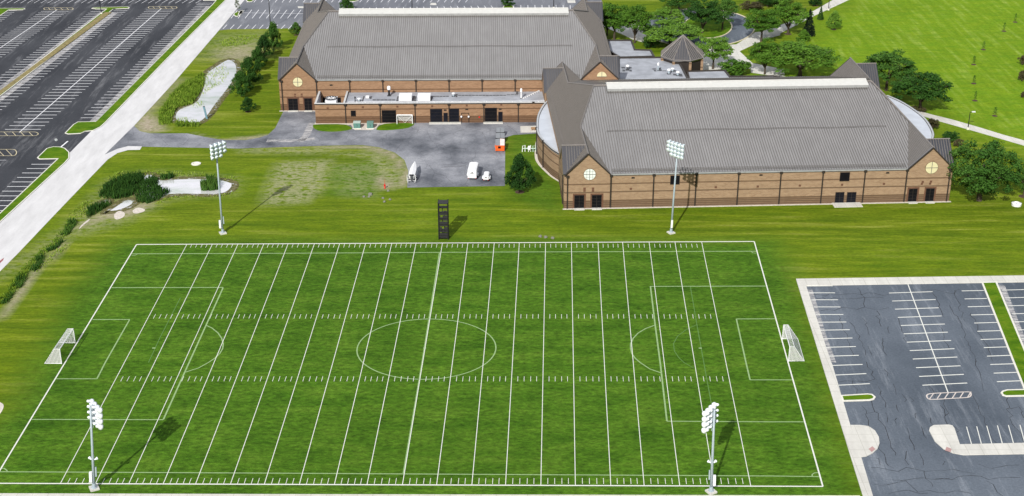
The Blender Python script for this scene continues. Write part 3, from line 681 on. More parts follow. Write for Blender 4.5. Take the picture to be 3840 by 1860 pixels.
SEAM=plain('roof seam',(.15,.14,.132),.6,.1); RCAP=plain('roof ridge cap',(.20,.185,.175),.5,.1); GUTD=plain('dull metal rail',(.13,.125,.12),.5,.1)
RB=Bld(10.05,254.4,.051,74.4,58.9,6.93,11.1,14.95,8.6)
LB=Bld(-52.6,312.9,.017,76.6,57.3,7.35,11.2,15.5,8.2)
pr=[RB.on(k,x,y).x for k,x,y in (('G',975,890),('G',1380,890),('G',1780,880),('G',2190,875),('H',230,620),('H',630,610),('H',1033,600),('H',1428,590))]
pr=[.45]+[RB.s+.15+(RB.w-2*RB.s-.3)*i/7 for i in range(8)]+[RB.w-.45]
hallR=hall('sports_hall',RB,'nearer brown-roofed brick sports hall with curved white-roofed side wing, behind the pitch',.5,pr,1)
pl2=[.45]+[LB.s+.1+(LB.w-2*LB.s-.2)*i/8 for i in range(9)]
hallL=hall('sports_hall',LB,'farther brown-roofed brick sports hall with a flat-roofed loading wing along its front',.5,pl2,0)
def disc(mb,c,r,y0,y1,n=28,mi=0):
    V=[(c[0]+r*math.cos(2*math.pi*i/n),y,c[1]+r*math.sin(2*math.pi*i/n)) for y in (y0,y1) for i in range(n)]
    mb.add(V,[tuple(range(n)),tuple(range(n,2*n))[::-1]]+[(i,n+i,n+(i+1)%n,(i+1)%n) for i in range(n)],mi)
def round_window(b,root,k,x,y,r,glass,half=False,side='h'):
    p=b.on(k,x,y,-.16); rr=r*mpp((b.o+b.ux*p.x).y,p.z)
    m=MB(); disc(m,(p.x,p.z),rr+.09,-.20,-.15); f=m.build('round_window',plain('brown frame',(.16,.11,.06)) if 'brown frame' not in bpy.data.materials else bpy.data.materials['brown frame'],root)
    m=MB(); disc(m,(p.x,p.z),rr,-.23,-.2); m.build('pane',glass,f)
    m=MB(); m.bb((p.x-.05,-.26,p.z-rr),(p.x+.05,-.23,p.z+rr)); m.bb((p.x-rr,-.265,p.z-.05),(p.x+rr,-.235,p.z+.05)); 
    if glass==PANEW:
        for d in (-.5,.5): m.bb((p.x+d*rr-.02,-.245,p.z-rr*.8),(p.x+d*rr+.02,-.23,p.z+rr*.8)); m.bb((p.x-rr*.8,-.245,p.z+d*rr-.02),(p.x+rr*.8,-.23,p.z+d*rr+.02))
    m.build('glazing_bar',GUTD,f)
def opening(b,root,k,x0,y0,x1,y1,name,mat,bp=0.,toground=False,jamb=False,frame=True):
    """door or window whose outline is read off the facade plane bp"""
    p0=b.on(k,x0,(y0+y1)/2,bp); p1=b.on(k,x1,(y0+y1)/2,bp); zt=b.on(k,(x0+x1)/2,y0,bp).z; zb=b.on(k,(x0+x1)/2,y1,bp).z
    if toground: zb=.12
    m=MB(); m.bb((p0.x,bp-.05,zb),(p1.x,bp-.01,zt)); o=m.build(name,mat,root)
    if frame:
        f=MB(); e=.07
        f.bb((p0.x-e,bp-.09,zb),(p0.x,bp-.012,zt+e)); f.bb((p1.x,bp-.09,zb),(p1.x+e,bp-.012,zt+e)); f.bb((p0.x,bp-.09,zt),(p1.x,bp-.012,zt+e))
        if not toground: f.bb((p0.x-e,bp-.14,zb-e),(p1.x+e,bp-.012,zb))
        elif p1.x-p0.x>1.5:
            for i in range(1,4): f.bb((p0.x,bp-.062,zb+(zt-zb)*i/4-.015),(p1.x,bp-.052,zb+(zt-zb)*i/4+.015))
        if name=='door' and p1.x-p0.x<4: f.bb(((p0.x+p1.x)/2-.03,bp-.07,zb),((p0.x+p1.x)/2+.03,bp-.052,zt))
        f.build('frame',TRIM,o)
    if jamb:
        j=MB(); j.bb((p0.x-.35,bp-.03,zb),(p0.x-.08,bp+.02,zt+.35)); j.bb((p1.x+.08,bp-.03,zb),(p1.x+.4,bp+.02,zt+.35)); j.bb((p0.x-.075,bp-.028,zt+.08),(p1.x+.075,bp+.02,zt+.35)); j.build('jamb',JAMB,o)
    return p0.x,p1.x,zb,zt
def step(root,x0,x1,bp,dep=1.0,h=.12):
    m=MB(); m.bb((x0,bp-dep,0),(x1,bp-.02,h)); m.build('step',WALK,root)
JAMB=plain('dark brown brick jamb',(.13,.065,.04),.9)
GB=-.16
round_window(RB,hallR,'G',777,883,55,PANEW); round_window(RB,hallR,'H',1632,571,58,PANE)
for k,x0,y0,x1,y1 in (('G',636,1080,722,1163),('G',800,1078,885,1160),('H',1418,770,1492,850),('H',1578,767,1652,848)):
    a0,a1,_,_=opening(RB,hallR,k,x0,y0,x1,y1,'door',DARK,GB,True,True); step(hallR,a0-.1,a1+.1,GB,.9)
for k,x0,y0,x1,y1 in (('G',1534,896,1616,972),('H',775,616,860,692)): opening(RB,hallR,k,x0,y0,x1,y1,'window',DARK,0)
for x0,x1 in ((731,808),(840,920)): a0,a1,_,_=opening(RB,hallR,'H',x0,802,x1,880,'door',NAVY,0,True)
pp=RB.on('H',695,900); p2=RB.on('H',960,890); step(hallR,pp.x,p2.x,0,2.2)
def vents(b,root,lst,bp=0.):
    for k,x,y in lst:
        p=b.on(k,x,y,bp); m=MB(); m.bb((p.x-.28,bp-.12,p.z-.13),(p.x+.28,bp-.01,p.z+.13)); m.bb((p.x-.34,bp-.05,p.z-.19),(p.x+.34,bp-.008,p.z-.13)); m.build('wall_vent',TRIM,root)
def sconces(b,root,lst,bp=0.):
    for k,x,y in lst:
        p=b.on(k,x,y,bp); m=MB(); m.bb((p.x-.22,bp-.04,p.z-.2),(p.x+.22,bp-.008,p.z+.2)); m.bb((p.x-.12,bp-.06,p.z-.1),(p.x+.12,bp-.04,p.z+.1)); m.build('wall_plate',JAMB,root)
vents(RB,hallR,(('G',1183,913),('G',2380,888),('H',1220,617)))
sconces(RB,hallR,(('G',1162,1018),('G',1568,1010),('G',1957,1003),('G',2350,996),('H',398,738),('H',793,730),('H',1185,722)))
sconces(RB,hallR,(('G',728,1016),('G',728,1036),('G',808,1016),('G',808,1036),('H',1548,703),('H',1540,722),('H',1625,700),('H',1617,720)),GB)
round_window(LB,hallL,'B',540,768,44,PANE)
for k,x0,y0,x1,y1 in (('B',455,925,540,1020),('B',605,922,672,1018)):
    a0,a1,_,_=opening(LB,hallL,k,x0,y0,x1,y1,'door',DARK,GB,True,True); step(hallL,a0-.1,a1+.1,GB,.9)
# half-round window over the flat roof
p=LB.on('C',890,715,GB); rr=45*mpp(316,p.z); m=MB(); n=16
V=[(p.x+rr*math.cos(math.pi*i/n),y,p.z+rr*math.sin(math.pi*i/n)) for y in (-.24,-.17) for i in range(n+1)]
m.add(V,[tuple(range(n+1)),tuple(range(n+1,2*n+2))[::-1]]+[(i,n+1+i,n+2+i,i+1) for i in range(n)]+[(0,n,2*n+1,n+1)]); f=m.build('half_round_window',PANE,hallL)
m=MB(); m.bb((p.x-.05,-.28,p.z),(p.x+.05,-.24,p.z+rr)); m.bb((p.x-rr,-.285,p.z-.08),(p.x+rr,-.17,p.z)); m.build('glazing_bar',GUTD,f)
for x0,x1 in ((775,815),(910,945)): opening(LB,hallL,'B',x0,912,x1,975,'dark_opening',DARK,0,False,frame=False)  # flat dark panels for the two openings behind the walled yard
vents(LB,hallL,(('B',853,795),)); sconces(LB,hallL,(('B',515,884),('B',515,905),('B',577,884),('B',577,905)),GB)
# loading wing
q0=LB.loc(g('B',722,1155)); FB=q0.y; A0=LB.on('B',705,1060,FB).x; A1=LB.on('C',420,1000,FB).x+4; ZA=LB.on('B',1400,968,FB).z
AC0=LB.on('B',968,1000,FB).x
wing=MB(); W3=.3
wing.bb((AC0,FB,0),(A1,0-.17,ZA-.35))
wing.bb((A0,FB,0),(AC0,FB+W3,ZA)); wing.bb((A0,FB+W3,0),(A0+W3,-.17,ZA)); wing.bb((AC0,FB,ZA-.35),(A1,FB+W3,ZA))
wing.bb((AC0,FB+W3,ZA-.35),(AC0+W3,-.17,ZA))
wing.build('wing_wall',BRICK2,hallL)
m=MB(); m.bb((AC0+W3,FB+W3,ZA-.35),(A1,-.18,ZA-.28)); m.build('flat_roof',FLAT,hallL)
m=MB(); m.bb((A0+W3,FB+W3+.02,0),(AC0-.01,-.18,.06)); m.build('yard_floor',WALK,hallL)
m=MB(); m.bb((A0+W3+.01,FB+W3+.01,.1),(A0+W3+.05,-.19,ZA-.05)); m.bb((AC0-.06,FB+W3+.01,.1),(AC0-.02,-.19,ZA-.05)); m.bb((A0+W3+.06,FB+W3+.005,.1),(AC0-.07,FB+W3+.045,ZA-.05)); m.build('parapet_lining',FLATW,hallL)
m=MB(); m.bb((A0-.08,FB-.08,ZA),(A1,FB+W3+.05,ZA+.1)); m.bb((A0-.08,FB+W3+.052,ZA),(A0+W3+.05,-.2,ZA+.1)); m.bb((AC0-.05,FB+W3+.052,ZA),(AC0+W3+.05,-.2,ZA+.1)); m.build('coping',plain('pale coping',(.55,.56,.56)),hallL)
m=MB(); m.bb((A0-.05,FB-.06,ZA-.25),(A1,FB-.005,ZA-.01)); m.build('wing_fascia',TRIM,hallL)
for k,x in (('B',985),('B',1310),('B',1637),('B',1955),('B',2281),('C',108)):
    a=LB.on(k,x,1000 if k=='B' else 960,FB).x; m=MB(); m.bb((a-.1,FB-.2,.05),(a+.1,FB-.06,ZA-.4)); m.bb((a-.3,FB-.36,ZA-.42),(a+.3,FB-.06,ZA+.02)); m.build('downpipe',TRIM,hallL)
for x0,y0,x1,y1,mt in ((1330,1033,1458,1125,DARK),(1782,1022,1890,1122,NAVY),(1958,1018,2048,1118,NAVY),(2294,1011,2402,1112,DARK)): opening(LB,hallL,'B',x0,y0,x1,y1,'loading_door',mt,FB,True)
for x0,y0,x1,y1 in ((1907,1058,1942,1120),(2420,1048,2455,1115)): opening(LB,hallL,'B',x0,y0,x1,y1,'service_door',NAVY,FB,True,frame=True)
opening(LB,hallL,'B',1040,1037,1081,1083,'window',DARK,FB)
for x0,x1 in ((1770,2068),(2278,2460)): step(hallL,LB.on('B',x0,1120,FB).x,LB.on('B',x1,1120,FB).x,FB,1.1,.18)
vents(LB,hallL,(('B',1920,1030),('B',2122,1022),('B',2435,1020),('C',250,955)),FB); sconces(LB,hallL,(('B',820,1012),('B',1150,1003),('B',1473,998),('B',1798,993),('B',2122,987),('B',2445,980)),FB)
# ---- curved side wings of the nearer hall
def apse(pts_top,z,parent,closeto):
    pl=[RB.loc(p) for p in pts_top]
    full=pl+closeto
    m=MB(); m.prism([(p[0],p[1]) for p in full],0,z-.25); o=m.build('curved_wall',BRICK,parent)
    m=MB(); m.sheet([(p[0],p[1]) for p in full],z-.2); m.build('curved_roof',FLATW,parent)
    m=MB(); m.ribbon([(p[0],p[1]) for p in pl],.35,z,.45); m.build('curved_parapet',plain('pale coping edge',(.42,.44,.46)) if 'pale coping edge' not in bpy.data.materials else bpy.data.materials['pale coping edge'],parent)
    m=MB(); m.ribbon([(p[0],p[1]) for p in pl],.5,z-.12,.2); m.build('curved_fascia',TRIM,parent)
    return pl
def curve(pts,n=4):
    out=[]
    for i in range(len(pts)-1):
        p0=pts[max(i-1,0)];p1=pts[i];p2=pts[i+1];p3=pts[min(i+2,len(pts)-1)]
        for j in range(n):
            t=j/n; out.append(.5*((2*p1)+(p2-p0)*t+(2*p0-5*p1+4*p2-p3)*t*t+(3*p1-p0-3*p2+p3)*t**3))
    return out+[pts[-1]]
ZP=6.0
tl=curve(P('G 415,160 345,235 300,320 288,400 292,480 315,525 350,565 425,635 508,688',ZP))
pl=apse(tl,ZP,hallR,[Vector((.1,RB.s*.7)),Vector((.1,RB.d-RB.s*.7))])
for k,x,y in (('G',290,440),('G',350,562)):
    p=RB.loc(g(k,x,y,ZP)); m=MB(); m.bb((p.x-.32,p.y-.2,.1),(p.x-.1,p.y,ZP-.3)); m.bb((p.x-.5,p.y-.35,ZP-.45),(p.x-.05,p.y,ZP+.02)); m.build('downpipe',TRIM,hallR)
m=MB(); m.bb((-.35,RB.s*.25,.1),(-.17,RB.s*.25+.2,ZP)); m.build('downpipe',TRIM,hallR)
m=MB(); m.ribbon([(p.x*1.06,p.y) for p in pl],.7,.06,.06); m.build('gravel_footing',GRAVEL,hallR)
tr=curve(P('D 1215,890 1340,945 1470,1025 1560,1100 1615,1175 1645,1245 1640,1290',ZP))
apse(tr,ZP,hallR,[Vector((RB.w-.1,RB.s*.7)),Vector((RB.w-.1,RB.d-RB.s*.7))])
# ---- linking block between the halls and the octagonal lobby
lk=empty('linking_block',g('C',1350,640),0,label='low flat-roofed linking block with pale membrane roofs between the two halls',cat='building')
def block(pts,z,parent,nm='flat_roof'):
    o=parent.location; L=[(p.x-o.x,p.y-o.y) for p in pts]
    m=MB(); m.prism(L,0,z-.3); m.build('wall',BRICK,parent)
    m=MB(); m.sheet(L,z-.28); m.build(nm,FLAT,parent)
    m=MB(); m.ribbon(L,.4,z,.5,True); m.build('parapet',TRIM,parent)
block(P('C 945,372 1165,372 1198,460 1345,464 1378,522 1060,530 960,470',4.0),4.0,lk)
block(P('C 1050,536 1450,532 1608,568 1698,738 1640,800 1050,790',4.8),4.8,lk)
block(P('C 1690,662 2040,652 2088,712 2496,705 2600,725 2500,760 1720,780',3.6),3.6,lk)
ZE=5.6; c0_=g('C',1645,500,ZE); 
Lp,Rp,Np=g('C',1420,472,ZE),g('C',1858,520,ZE),g('C',1680,567,ZE); RR=(Rp.x-Lp.x)/2*1.0; cx_=(Lp.x+Rp.x)/2; cy_=Np.y+RR*.93
lb_=empty('octagonal_lobby',(cx_,cy_,0),0,label='octagonal lobby with pointed pyramid seam roof beside the linking block',cat='building')
zap=hgt(cy_,330,'C'); rf=MB(); sm_=MB(); n=8
E_=[Vector((RR*math.cos(2*math.pi*(i+.35)/n),RR*math.sin(2*math.pi*(i+.35)/n),ZE)) for i in range(n)]
ap=Vector((0,0,zap))
for i in range(n):
    a,b=E_[i],E_[(i+1)%n]; rf.add([a,b,ap,a-Vector((0,0,.35)),b-Vector((0,0,.35))],[(0,1,2),(3,4,1,0)])
    mid=((a+b)/2); d=Vector((mid.x,mid.y)).normalized(); ribs(rf,[tuple(a),tuple(b),tuple(ap)],(d.x,d.y),.6,.14,.09)
    sm_.tube([a+Vector((0,0,.08)),ap+Vector((0,0,.08))],.13,4); sm_.tube([a+Vector((0,0,.0)),b],.13,4)
rf.build('roof',[ROOF,SEAM],lb_); sm_.build('ridge_cap',RCAP,lb_)
m=MB(); m.prism([(p.x*.93,p.y*.93) for p in E_],0,ZE-.1); m.build('wall',plain('dark bronze panel wall',(.03,.025,.022),.5),lb_)
for i in range(n): m=MB(); m.bb((E_[i].x*.95-.3,E_[i].y*.95-.3,0),(E_[i].x*.95+.3,E_[i].y*.95+.3,ZE-.4)); m.build('pier',BRICK,lb_)
# ============================================================ TREES
def leaf_cloud(mb,c,r,n,ls,rnd,up=.25,mi=0):
    c=Vector(c)
    for _ in range(n):
        d=Vector((rnd.gauss(0,1),rnd.gauss(0,1),rnd.gauss(0,1))).normalized(); rad=rnd.random()**.42
        p=c+Vector((d.x*r[0],d.y*r[1],d.z*r[2]))*rad
        nn=(d*.8+Vector((rnd.gauss(0,.6),rnd.gauss(0,.6),rnd.gauss(0,.6)+up))).normalized()
        u=nn.orthogonal().normalized(); u.rotate(Matrix.Rotation(rnd.uniform(0,6.28),3,nn)); v=nn.cross(u); s_=ls*rnd.uniform(.6,1.35)
        mb.add([p-u*s_-v*s_*.6,p+u*s_-v*s_*.6,p+u*s_*.7+v*s_*.7,p-u*s_*.7+v*s_*.7],[(0,1,2,3)],mi)
def tree_parts(kind,seed):
    rnd=random.Random(seed); cr=MB(); tr=MB()
    if kind=='locust':     # wide airy crown in layered tufts, several visible limbs; unit height, unit width
        fork=rnd.uniform(.16,.26); tr.tube([(0,0,0),(rnd.uniform(-.01,.01),0,fork)],[.028,.02],7)
        lim=[]
        for i in range(7):
            a=i*.9+rnd.uniform(-.3,.3); rr=rnd.uniform(.16,.30); e=Vector((rr*math.cos(a),rr*math.sin(a),rnd.uniform(.5,.72)))
            m_=Vector((rr*.42*math.cos(a),rr*.42*math.sin(a),fork+(e.z-fork)*.5)); tr.tube([(0,0,fork-.01),m_,e],[.017,.011,.006],5); lim.append(e)
            e2=e+Vector((.12*math.cos(a+.6),.12*math.sin(a+.6),.08)); tr.tube([m_,e2],[.008,.004],4); lim.append(e2)
        for i in range(86):
            a=rnd.uniform(0,6.283); q_=rnd.random()**.5; h_=rnd.uniform(0,1)
            top=.95-.36*q_**2.2+rnd.uniform(-.05,.03); lo=.33+.08*rnd.random()+.08*(1-q_); z=lo+(top-lo)*(h_**.7); r=.41*q_
            s_=rnd.uniform(.045,.10)
            leaf_cloud(cr,(r*math.cos(a),r*math.sin(a),z),(s_*1.35,s_*1.35,s_*.7),rnd.randint(75,120),.0135,rnd)
    elif kind=='maple':
        tr.tube([(0,0,0),(0,0,.5),(0,0,.85)],[.025,.016,.006],6)
        for i in range(9):
            a=i*2.4; z=.22+.06*i; e=Vector((.26*math.cos(a)*(1-z*.6),.26*math.sin(a)*(1-z*.6),z+.14)); tr.tube([(0,0,z),e],[.009,.004],4)
        for i in range(105):
            z=rnd.uniform(.16,.98); t=(z-.16)/.82
            R_=.50*min(1,((t+.06)/.28)**.5 if t<.22 else 1)*(1-max(0,t-.22)/.80)**.8+.02; a=rnd.uniform(0,6.283); q_=rnd.random()**.6
            s_=rnd.uniform(.06,.115)
            leaf_cloud(cr,(R_*1.0*q_*math.cos(a),R_*.86*q_*math.sin(a),z),(s_,s_,s_),rnd.randint(65,100),.0165,rnd)
    elif kind=='broad':
        tr.tube([(0,0,0),(.01,0,.3),(0,0,.6)],[.035,.026,.012],7)
        for i in range(8):
            a=i*.8; tr.tube([(0,0,.2+.02*i),(.28*math.cos(a),.28*math.sin(a),.5)],[.015,.006],5)
        for i in range(165):
            d=Vector((rnd.gauss(0,1),rnd.gauss(0,1),rnd.gauss(0,1))).normalized(); q_=rnd.random()**.33
            p=Vector((d.x*.43,d.y*.43,d.z*.40))*q_; z=.53+p.z; sh=1 if z>.3 else .8
            s_=rnd.uniform(.05,.10); leaf_cloud(cr,(p.x*sh,p.y*sh,z),(s_,s_,s_*.75),rnd.randint(65,105),.0105,rnd)
    elif kind=='spruce':
        tr.tube([(0,0,0),(0,0,.97)],[.02,.004],6)
        for i in range(80):
            z=.05+.93*(i/80); R_=.42*(1-z)+.015; n_=max(5,int(16*(1-z)))
            for k in range(n_):
                a=rnd.uniform(0,6.283); q_=rnd.uniform(.5,1.05); leaf_cloud(cr,(R_*q_*math.cos(a),R_*q_*math.sin(a),z-.03*q_),(.045,.045,.02),9,.016,rnd)
    elif kind=='sapling':
        tr.tube([(0,0,0),(.01,0,.45),(0,0,.95)],[.016,.011,.004],5)
        for i in range(10):
            a=i*2.4; z=.3+.055*i; e=Vector((.25*math.cos(a)*(1.2-z),.25*math.sin(a)*(1.2-z),z+.13)); tr.tube([(0,0,z),e],[.006,.003],4)
            leaf_cloud(cr,e,(.12,.12,.10),34,.024,rnd)
        leaf_cloud(cr,(0,0,.9),(.1,.1,.12),30,.024,rnd)
    elif kind=='bush':
        for i in range(5): a=i*1.3; tr.tube([(0,0,0),(.2*math.cos(a),.2*math.sin(a),.5)],[.03,.012],4)
        for i in range(34):
            d=Vector((rnd.gauss(0,1),rnd.gauss(0,1),rnd.gauss(0,1))).normalized(); q_=rnd.random()**.4
            leaf_cloud(cr,(d.x*.4*q_,d.y*.4*q_,.5+d.z*.38*q_),(.13,.13,.13),70,.026,rnd)
    return cr,tr
_cache={}
def tree(kind,seed,mat,base,top,width,label,cat='tree',name=None,group=None,mulch=False,lean=0,trunk=True):
    """base=(crop,x,y) of the trunk foot, top=crop row of the crown top, width=crop pixels of crown width"""
    k,x,y=base; p=g(k,x,y); H=hgt(p.y+width*mpp(p.y)*.12,top,k); Wd=width*mpp(p.y,H*.6)
    key=(kind,seed)
    if key not in _cache:
        cr,tr=tree_parts(kind,seed)
        a=cr.build('crown' if kind!='bush' else 'foliage',mat); b=tr.build('trunk' if kind!='bush' else 'stem',BARK); _cache[key]=(a.data,b.data); used=(a,b)
    else:
        a=bpy.data.objects.new('crown' if kind!='bush' else 'foliage',_cache[key][0]); b=bpy.data.objects.new('trunk' if kind!='bush' else 'stem',_cache[key][1]); COL.objects.link(a); COL.objects.link(b)
    root=empty(name or {'locust':'locust_tree','maple':'maple_tree','broad':'broadleaf_tree','spruce':'spruce_tree','sapling':'sapling','bush':'bush'}[kind],p,random.Random(x*7+y).uniform(0,6.28),label=label,cat=cat,group=group)
    Wd*={'locust':1.28,'maple':1.34,'broad':1.3,'bush':1.2}.get(kind,1); root.scale=(Wd,Wd,H)
    a.parent=root; b.parent=root
    if a.data.materials[0]!=mat: a.material_slots[0].link='OBJECT'; a.material_slots[0].material=mat
    if mulch:
        m=MB(); r=.55+.05*H; m.lathe([(r,0),(r*.9,.05),(r*.2,.08)],n=14)
        o=m.build('mulch_ring',MULCH,root); o.scale=(1/Wd,1/Wd,1/H)
    return root
gp='dark trees in a row beside the long pond'
tree('maple',11,L_MAPLE,('B',318,470),208,155,'tallest dark conical tree, at the far end of the row by the long pond',group=gp)
tree('maple',12,L_MAPLE,('B',232,560),335,155,'second dark tree from the far end of the row beside the long pond',group=gp)
tree('maple',13,L_MAPLE,('B',172,650),435,150,'third and slightly narrower dark tree, middle of the row beside the long pond',group=gp)
tree('maple',11,L_MAPLE,('A',2342,800),535,190,'broad dark tree second from the near end of the row beside the long pond',group=gp)
tree('maple',12,L_MAPLE,('A',2262,905),668,185,'nearest full-size dark tree in the row, right beside the long pond',group=gp)
tree('maple',13,L_MAPLE,('A',2322,1045),905,125,'small round dark tree with a mulch ring just nearer than the pond row',mulch=True)
tree('maple',12,L_MAPLE,('B',527,328),210,105,'small round tree alone on the lawn behind the farther hall, below the far car park',mulch=True)
tree('maple',13,L_MAPLE,('B',997,108),-35,125,'small tree on the grass island just behind the farther hall roof')
tree('maple',11,L_MAPLE,('C',10,55),-45,120,'dark tree on the car park island right behind the middle of the farther hall roof')
tree('sapling',31,L_PALE,('A',2225,125),-8,100,'thin pale sapling on the small kerbed island beside the white road',cat='sapling')
tree('maple',14,L_MAPLE,('G',122,1048),688,232,'bushy green tree with a mulch ring beside the curved brick wall of the nearer hall',mulch=True)
tree('broad',21,L_BIG,('H',2075,880),268,610,'huge dark green tree against the right gable end of the nearer hall')
tree('broad',21,L_BIG,('H',2490,840),490,190,'dark tree at the right edge of the picture, beyond the huge tree',mulch=True)
tree('maple',14,L_LOCUST,('D',715,275),100,122,'small neat tree with a mulch ring alone on the big lawn below the diagonal path',mulch=True)
tree('spruce',41,L_MAPLE,('D',590,182),55,80,'small spruce beside the diagonal path, right of the black spruce',mulch=True)
tree('spruce',42,L_SPRUCE,('D',478,335),72,155,'tall almost black spruce below the diagonal path')
tree('maple',13,L_LOCUST,('D',432,392),275,120,'small bright tree in front of the black spruce')
tree('locust',1,L_LOCUST,('D',285,318),-25,360,'wide dark-trunked tree with a mulch ring left of the black spruce',mulch=True)
tree('locust',2,L_LOCUST,('D',35,388),45,320,'spreading tree between the curved drive and the diagonal path')
tree('locust',3,L_LOCUST,('D',398,715),355,620,'widest spreading locust tree, rising behind the right end of the nearer hall ridge')
tree('locust',1,L_LOCUST,('D',68,695),335,290,'locust tree beside the plaza path, left of the widest locust')
tree('locust',2,L_BIG,('D',1205,850),435,440,'tall tree directly behind the far right gable of the nearer hall')
tree('locust',3,L_BIG,('D',1520,1025),628,480,'open spreading tree over russet shrubs beside the right curved wing',mulch=True)
tree('locust',2,L_LOCUST,('C',1005,368),-10,350,'multi-stemmed tree next to the right end of the farther hall')
tree('locust',1,L_LOCUST,('C',940,330),60,230,'narrow tree hard against the dark end roof of the farther hall')
tree('locust',3,L_LOCUST,('C',1197,402),0,300,'tree on the lawn tip behind the small flat roof, left of the curved drive')
tree('locust',1,L_LOCUST,('C',1530,425),180,510,'broad bright tree in front of the drive island, left of the octagonal roof')
tree('locust',3,L_LOCUST,('C',1500,260),55,300,'tree half hidden behind the broad bright one, left of the drive island')
tree('locust',2,L_BIG,('C',1612,108),-110,330,'tree standing beyond the far kerb of the drive, at the top edge')
tree('locust',1,L_BIG,('C',1830,310),-30,310,'tall tree on the drive island, left of two')
tree('locust',3,L_BIG,('C',2018,280),-60,270,'tree with bare lower trunk at the right end of the drive island',mulch=True)
tree('locust',2,L_LOCUST,('C',1930,645),305,320,'light open tree standing right of the octagonal lobby')
tree('bush',51,L_LOCUST,('C',2150,705),528,330,'large rounded bush in front of the plaza path, behind the nearer hall',cat='bush')
tree('bush',52,L_MAPLE,('C',1350,445),330,190,'dark bush left of the octagonal roof',cat='bush')
tree('bush',51,L_RED,('C',2290,95),-5,220,'russet shrub clump at the top edge beyond the drive',cat='bush')
tree('maple',14,L_BIG,('D',545,55),-70,130,'tree at the top edge, left of the diagonal path',mulch=True)
tree('locust',1,L_BIG,('D',170,40),-110,300,'tree at the top edge above the wide dark-trunked tree')
tree('broad',21,L_BIG,('C',2440,60),-90,200,'dense tree at the top edge above the russet shrubs')
tree('bush',52,L_RED,('H',1622,215),92,130,'russet shrub against the outer wall of the right curved wing',cat='bush')
tree('bush',51,L_BIG,('H',1792,320),208,180,'bush behind the small side gable of the nearer hall, right end',cat='bush')
tree('bush',52,L_RED,('D',1470,1050),985,100,'low russet shrub left of the open tree trunk by the footpath',cat='bush')
tree('bush',51,L_RED,('D',1548,1050),988,75,'low russet shrub right of the open tree trunk by the footpath',cat='bush')
tree('bush',52,L_RED,('H',1880,375),295,110,'brown-green shrub between the side gable and the huge tree',cat='bush')
for i,(x,y,t,w_,lb) in enumerate(((2413,207,120,50,'tiny sapling farthest up the big lawn at the right'),(2308,292,205,55,'sapling second from the top of the line on the big lawn'),(2115,465,380,60,'sapling third down the line on the big lawn, nearly bare'),(2025,605,520,60,'sapling fourth down the line on the big lawn, very thin'),(2025,782,700,60,'sapling fifth down the line, below a pale scar in the lawn'),(2037,942,850,55,'lowest sapling of the line, above the lamp post'),(2222,1085,995,75,'rounder sapling right of the lamp post by the footpath'))):
    r=tree('sapling',31+i%2,L_LOCUST,('D',x,y),t,w_,lb,cat='sapling',group='saplings on the big lawn',mulch=True)
for x,y,t,lb in ((2460,610,500,'pale shrub at the right edge, upper of three'),(2455,760,640,'pale shrub at the right edge, middle of three'),(2480,915,850,'low brown shrub at the right edge, lowest of three')):
    tree('bush',52,L_RED,('D',x+20,y),t,90,lb,cat='bush',group='shrubs at the right edge')
# reeds and weeds (nobody could count them)
def reeds(name,label,cat,polys,mat,n,h,w_,up=.25):
    mb=MB(); rnd=random.Random(len(polys)*13+n)
    for pl in polys:
        b=bx(pl); area=(b[1]-b[0])*(b[3]-b[2]); k=0
        cx=[(rnd.uniform(b[0],b[1]),rnd.uniform(b[2],b[3]),rnd.uniform(.5,1.15)) for _ in range(max(6,int(area/3)))]
        for _ in range(int(area*n)):
            x,y=rnd.uniform(b[0],b[1]),rnd.uniform(b[2],b[3])
            e=rnd.uniform(-.35,.35)
            if not inpoly(x+e,y+e,pl): continue
            m_=min(cx,key=lambda c:(c[0]-x)**2+(c[1]-y)**2); H=h*m_[2]*rnd.uniform(.55,1.2)
            a=rnd.uniform(0,6.28); dx,dy=math.cos(a)*w_,math.sin(a)*w_; lx,ly=rnd.gauss(0,up)*H,rnd.gauss(0,up)*H
            mb.add([(x-dx,y-dy,0),(x+dx,y+dy,0),(x+lx*.4+dx*.8,y+ly*.4+dy*.8,H*.6),(x+lx,y+ly,H),(x+lx*.4-dx*.8,y+ly*.4-dy*.8,H*.6)],[(0,1,2,3,4)])
    mb.build(name,mat,label=label,cat=cat,kind='stuff')
reeds('reeds','dense dark green reeds standing in the small pond','reeds',[P(s_) for s_ in ('E 925,715 1000,610 1100,550 1200,525 1330,530 1345,585 1300,665 1200,725 1060,745','E 1340,590 1420,530 1480,560 1460,620 1550,655 1585,675 1500,742 1380,785 1295,770 1285,700','E 1500,522 1610,524 1630,545 1530,566','E 830,830 1000,780 1045,795 900,872 825,928')],L_REED,26,1.25,.08)
reeds('reeds','clump of reeds on its own in the open water of the small pond','reeds',[P('E 1880,600 1960,590 2045,600 2050,655 1980,665 1900,660')],L_REED,60,1.9,.09,.15)
for s_,lb in (('E 585,1075 640,960 700,935 715,975 640,1085','dark reed clump at the head of the ditch'),('I 440,195 520,150 600,110 540,180 460,215','reed clump in the ditch beside the road, second from its head'),('I 285,395 335,300 370,265 410,265 395,340 330,395','tall reed clump halfway down the ditch'),('I 138,530 165,460 245,455 235,500 180,555','dark reed clump low in the ditch'),('I -20,705 60,650 120,610 120,640 50,700','last reed clump of the ditch at the left edge')):
    reeds('ditch_reeds',lb,'reeds',[P(s_)],L_REED,32,.95,.08,.3)
reeds('ditch_growth','low dark growth and sedge filling the ditch beside the white road','ground cover',[P('I 700,-60 640,20 560,110 430,230 330,300 250,430 120,620 0,700 -60,740 -60,690 40,600 130,480 270,300 380,200 520,90 600,0 640,-80')],L_WEED,16,.5,.09,.4)
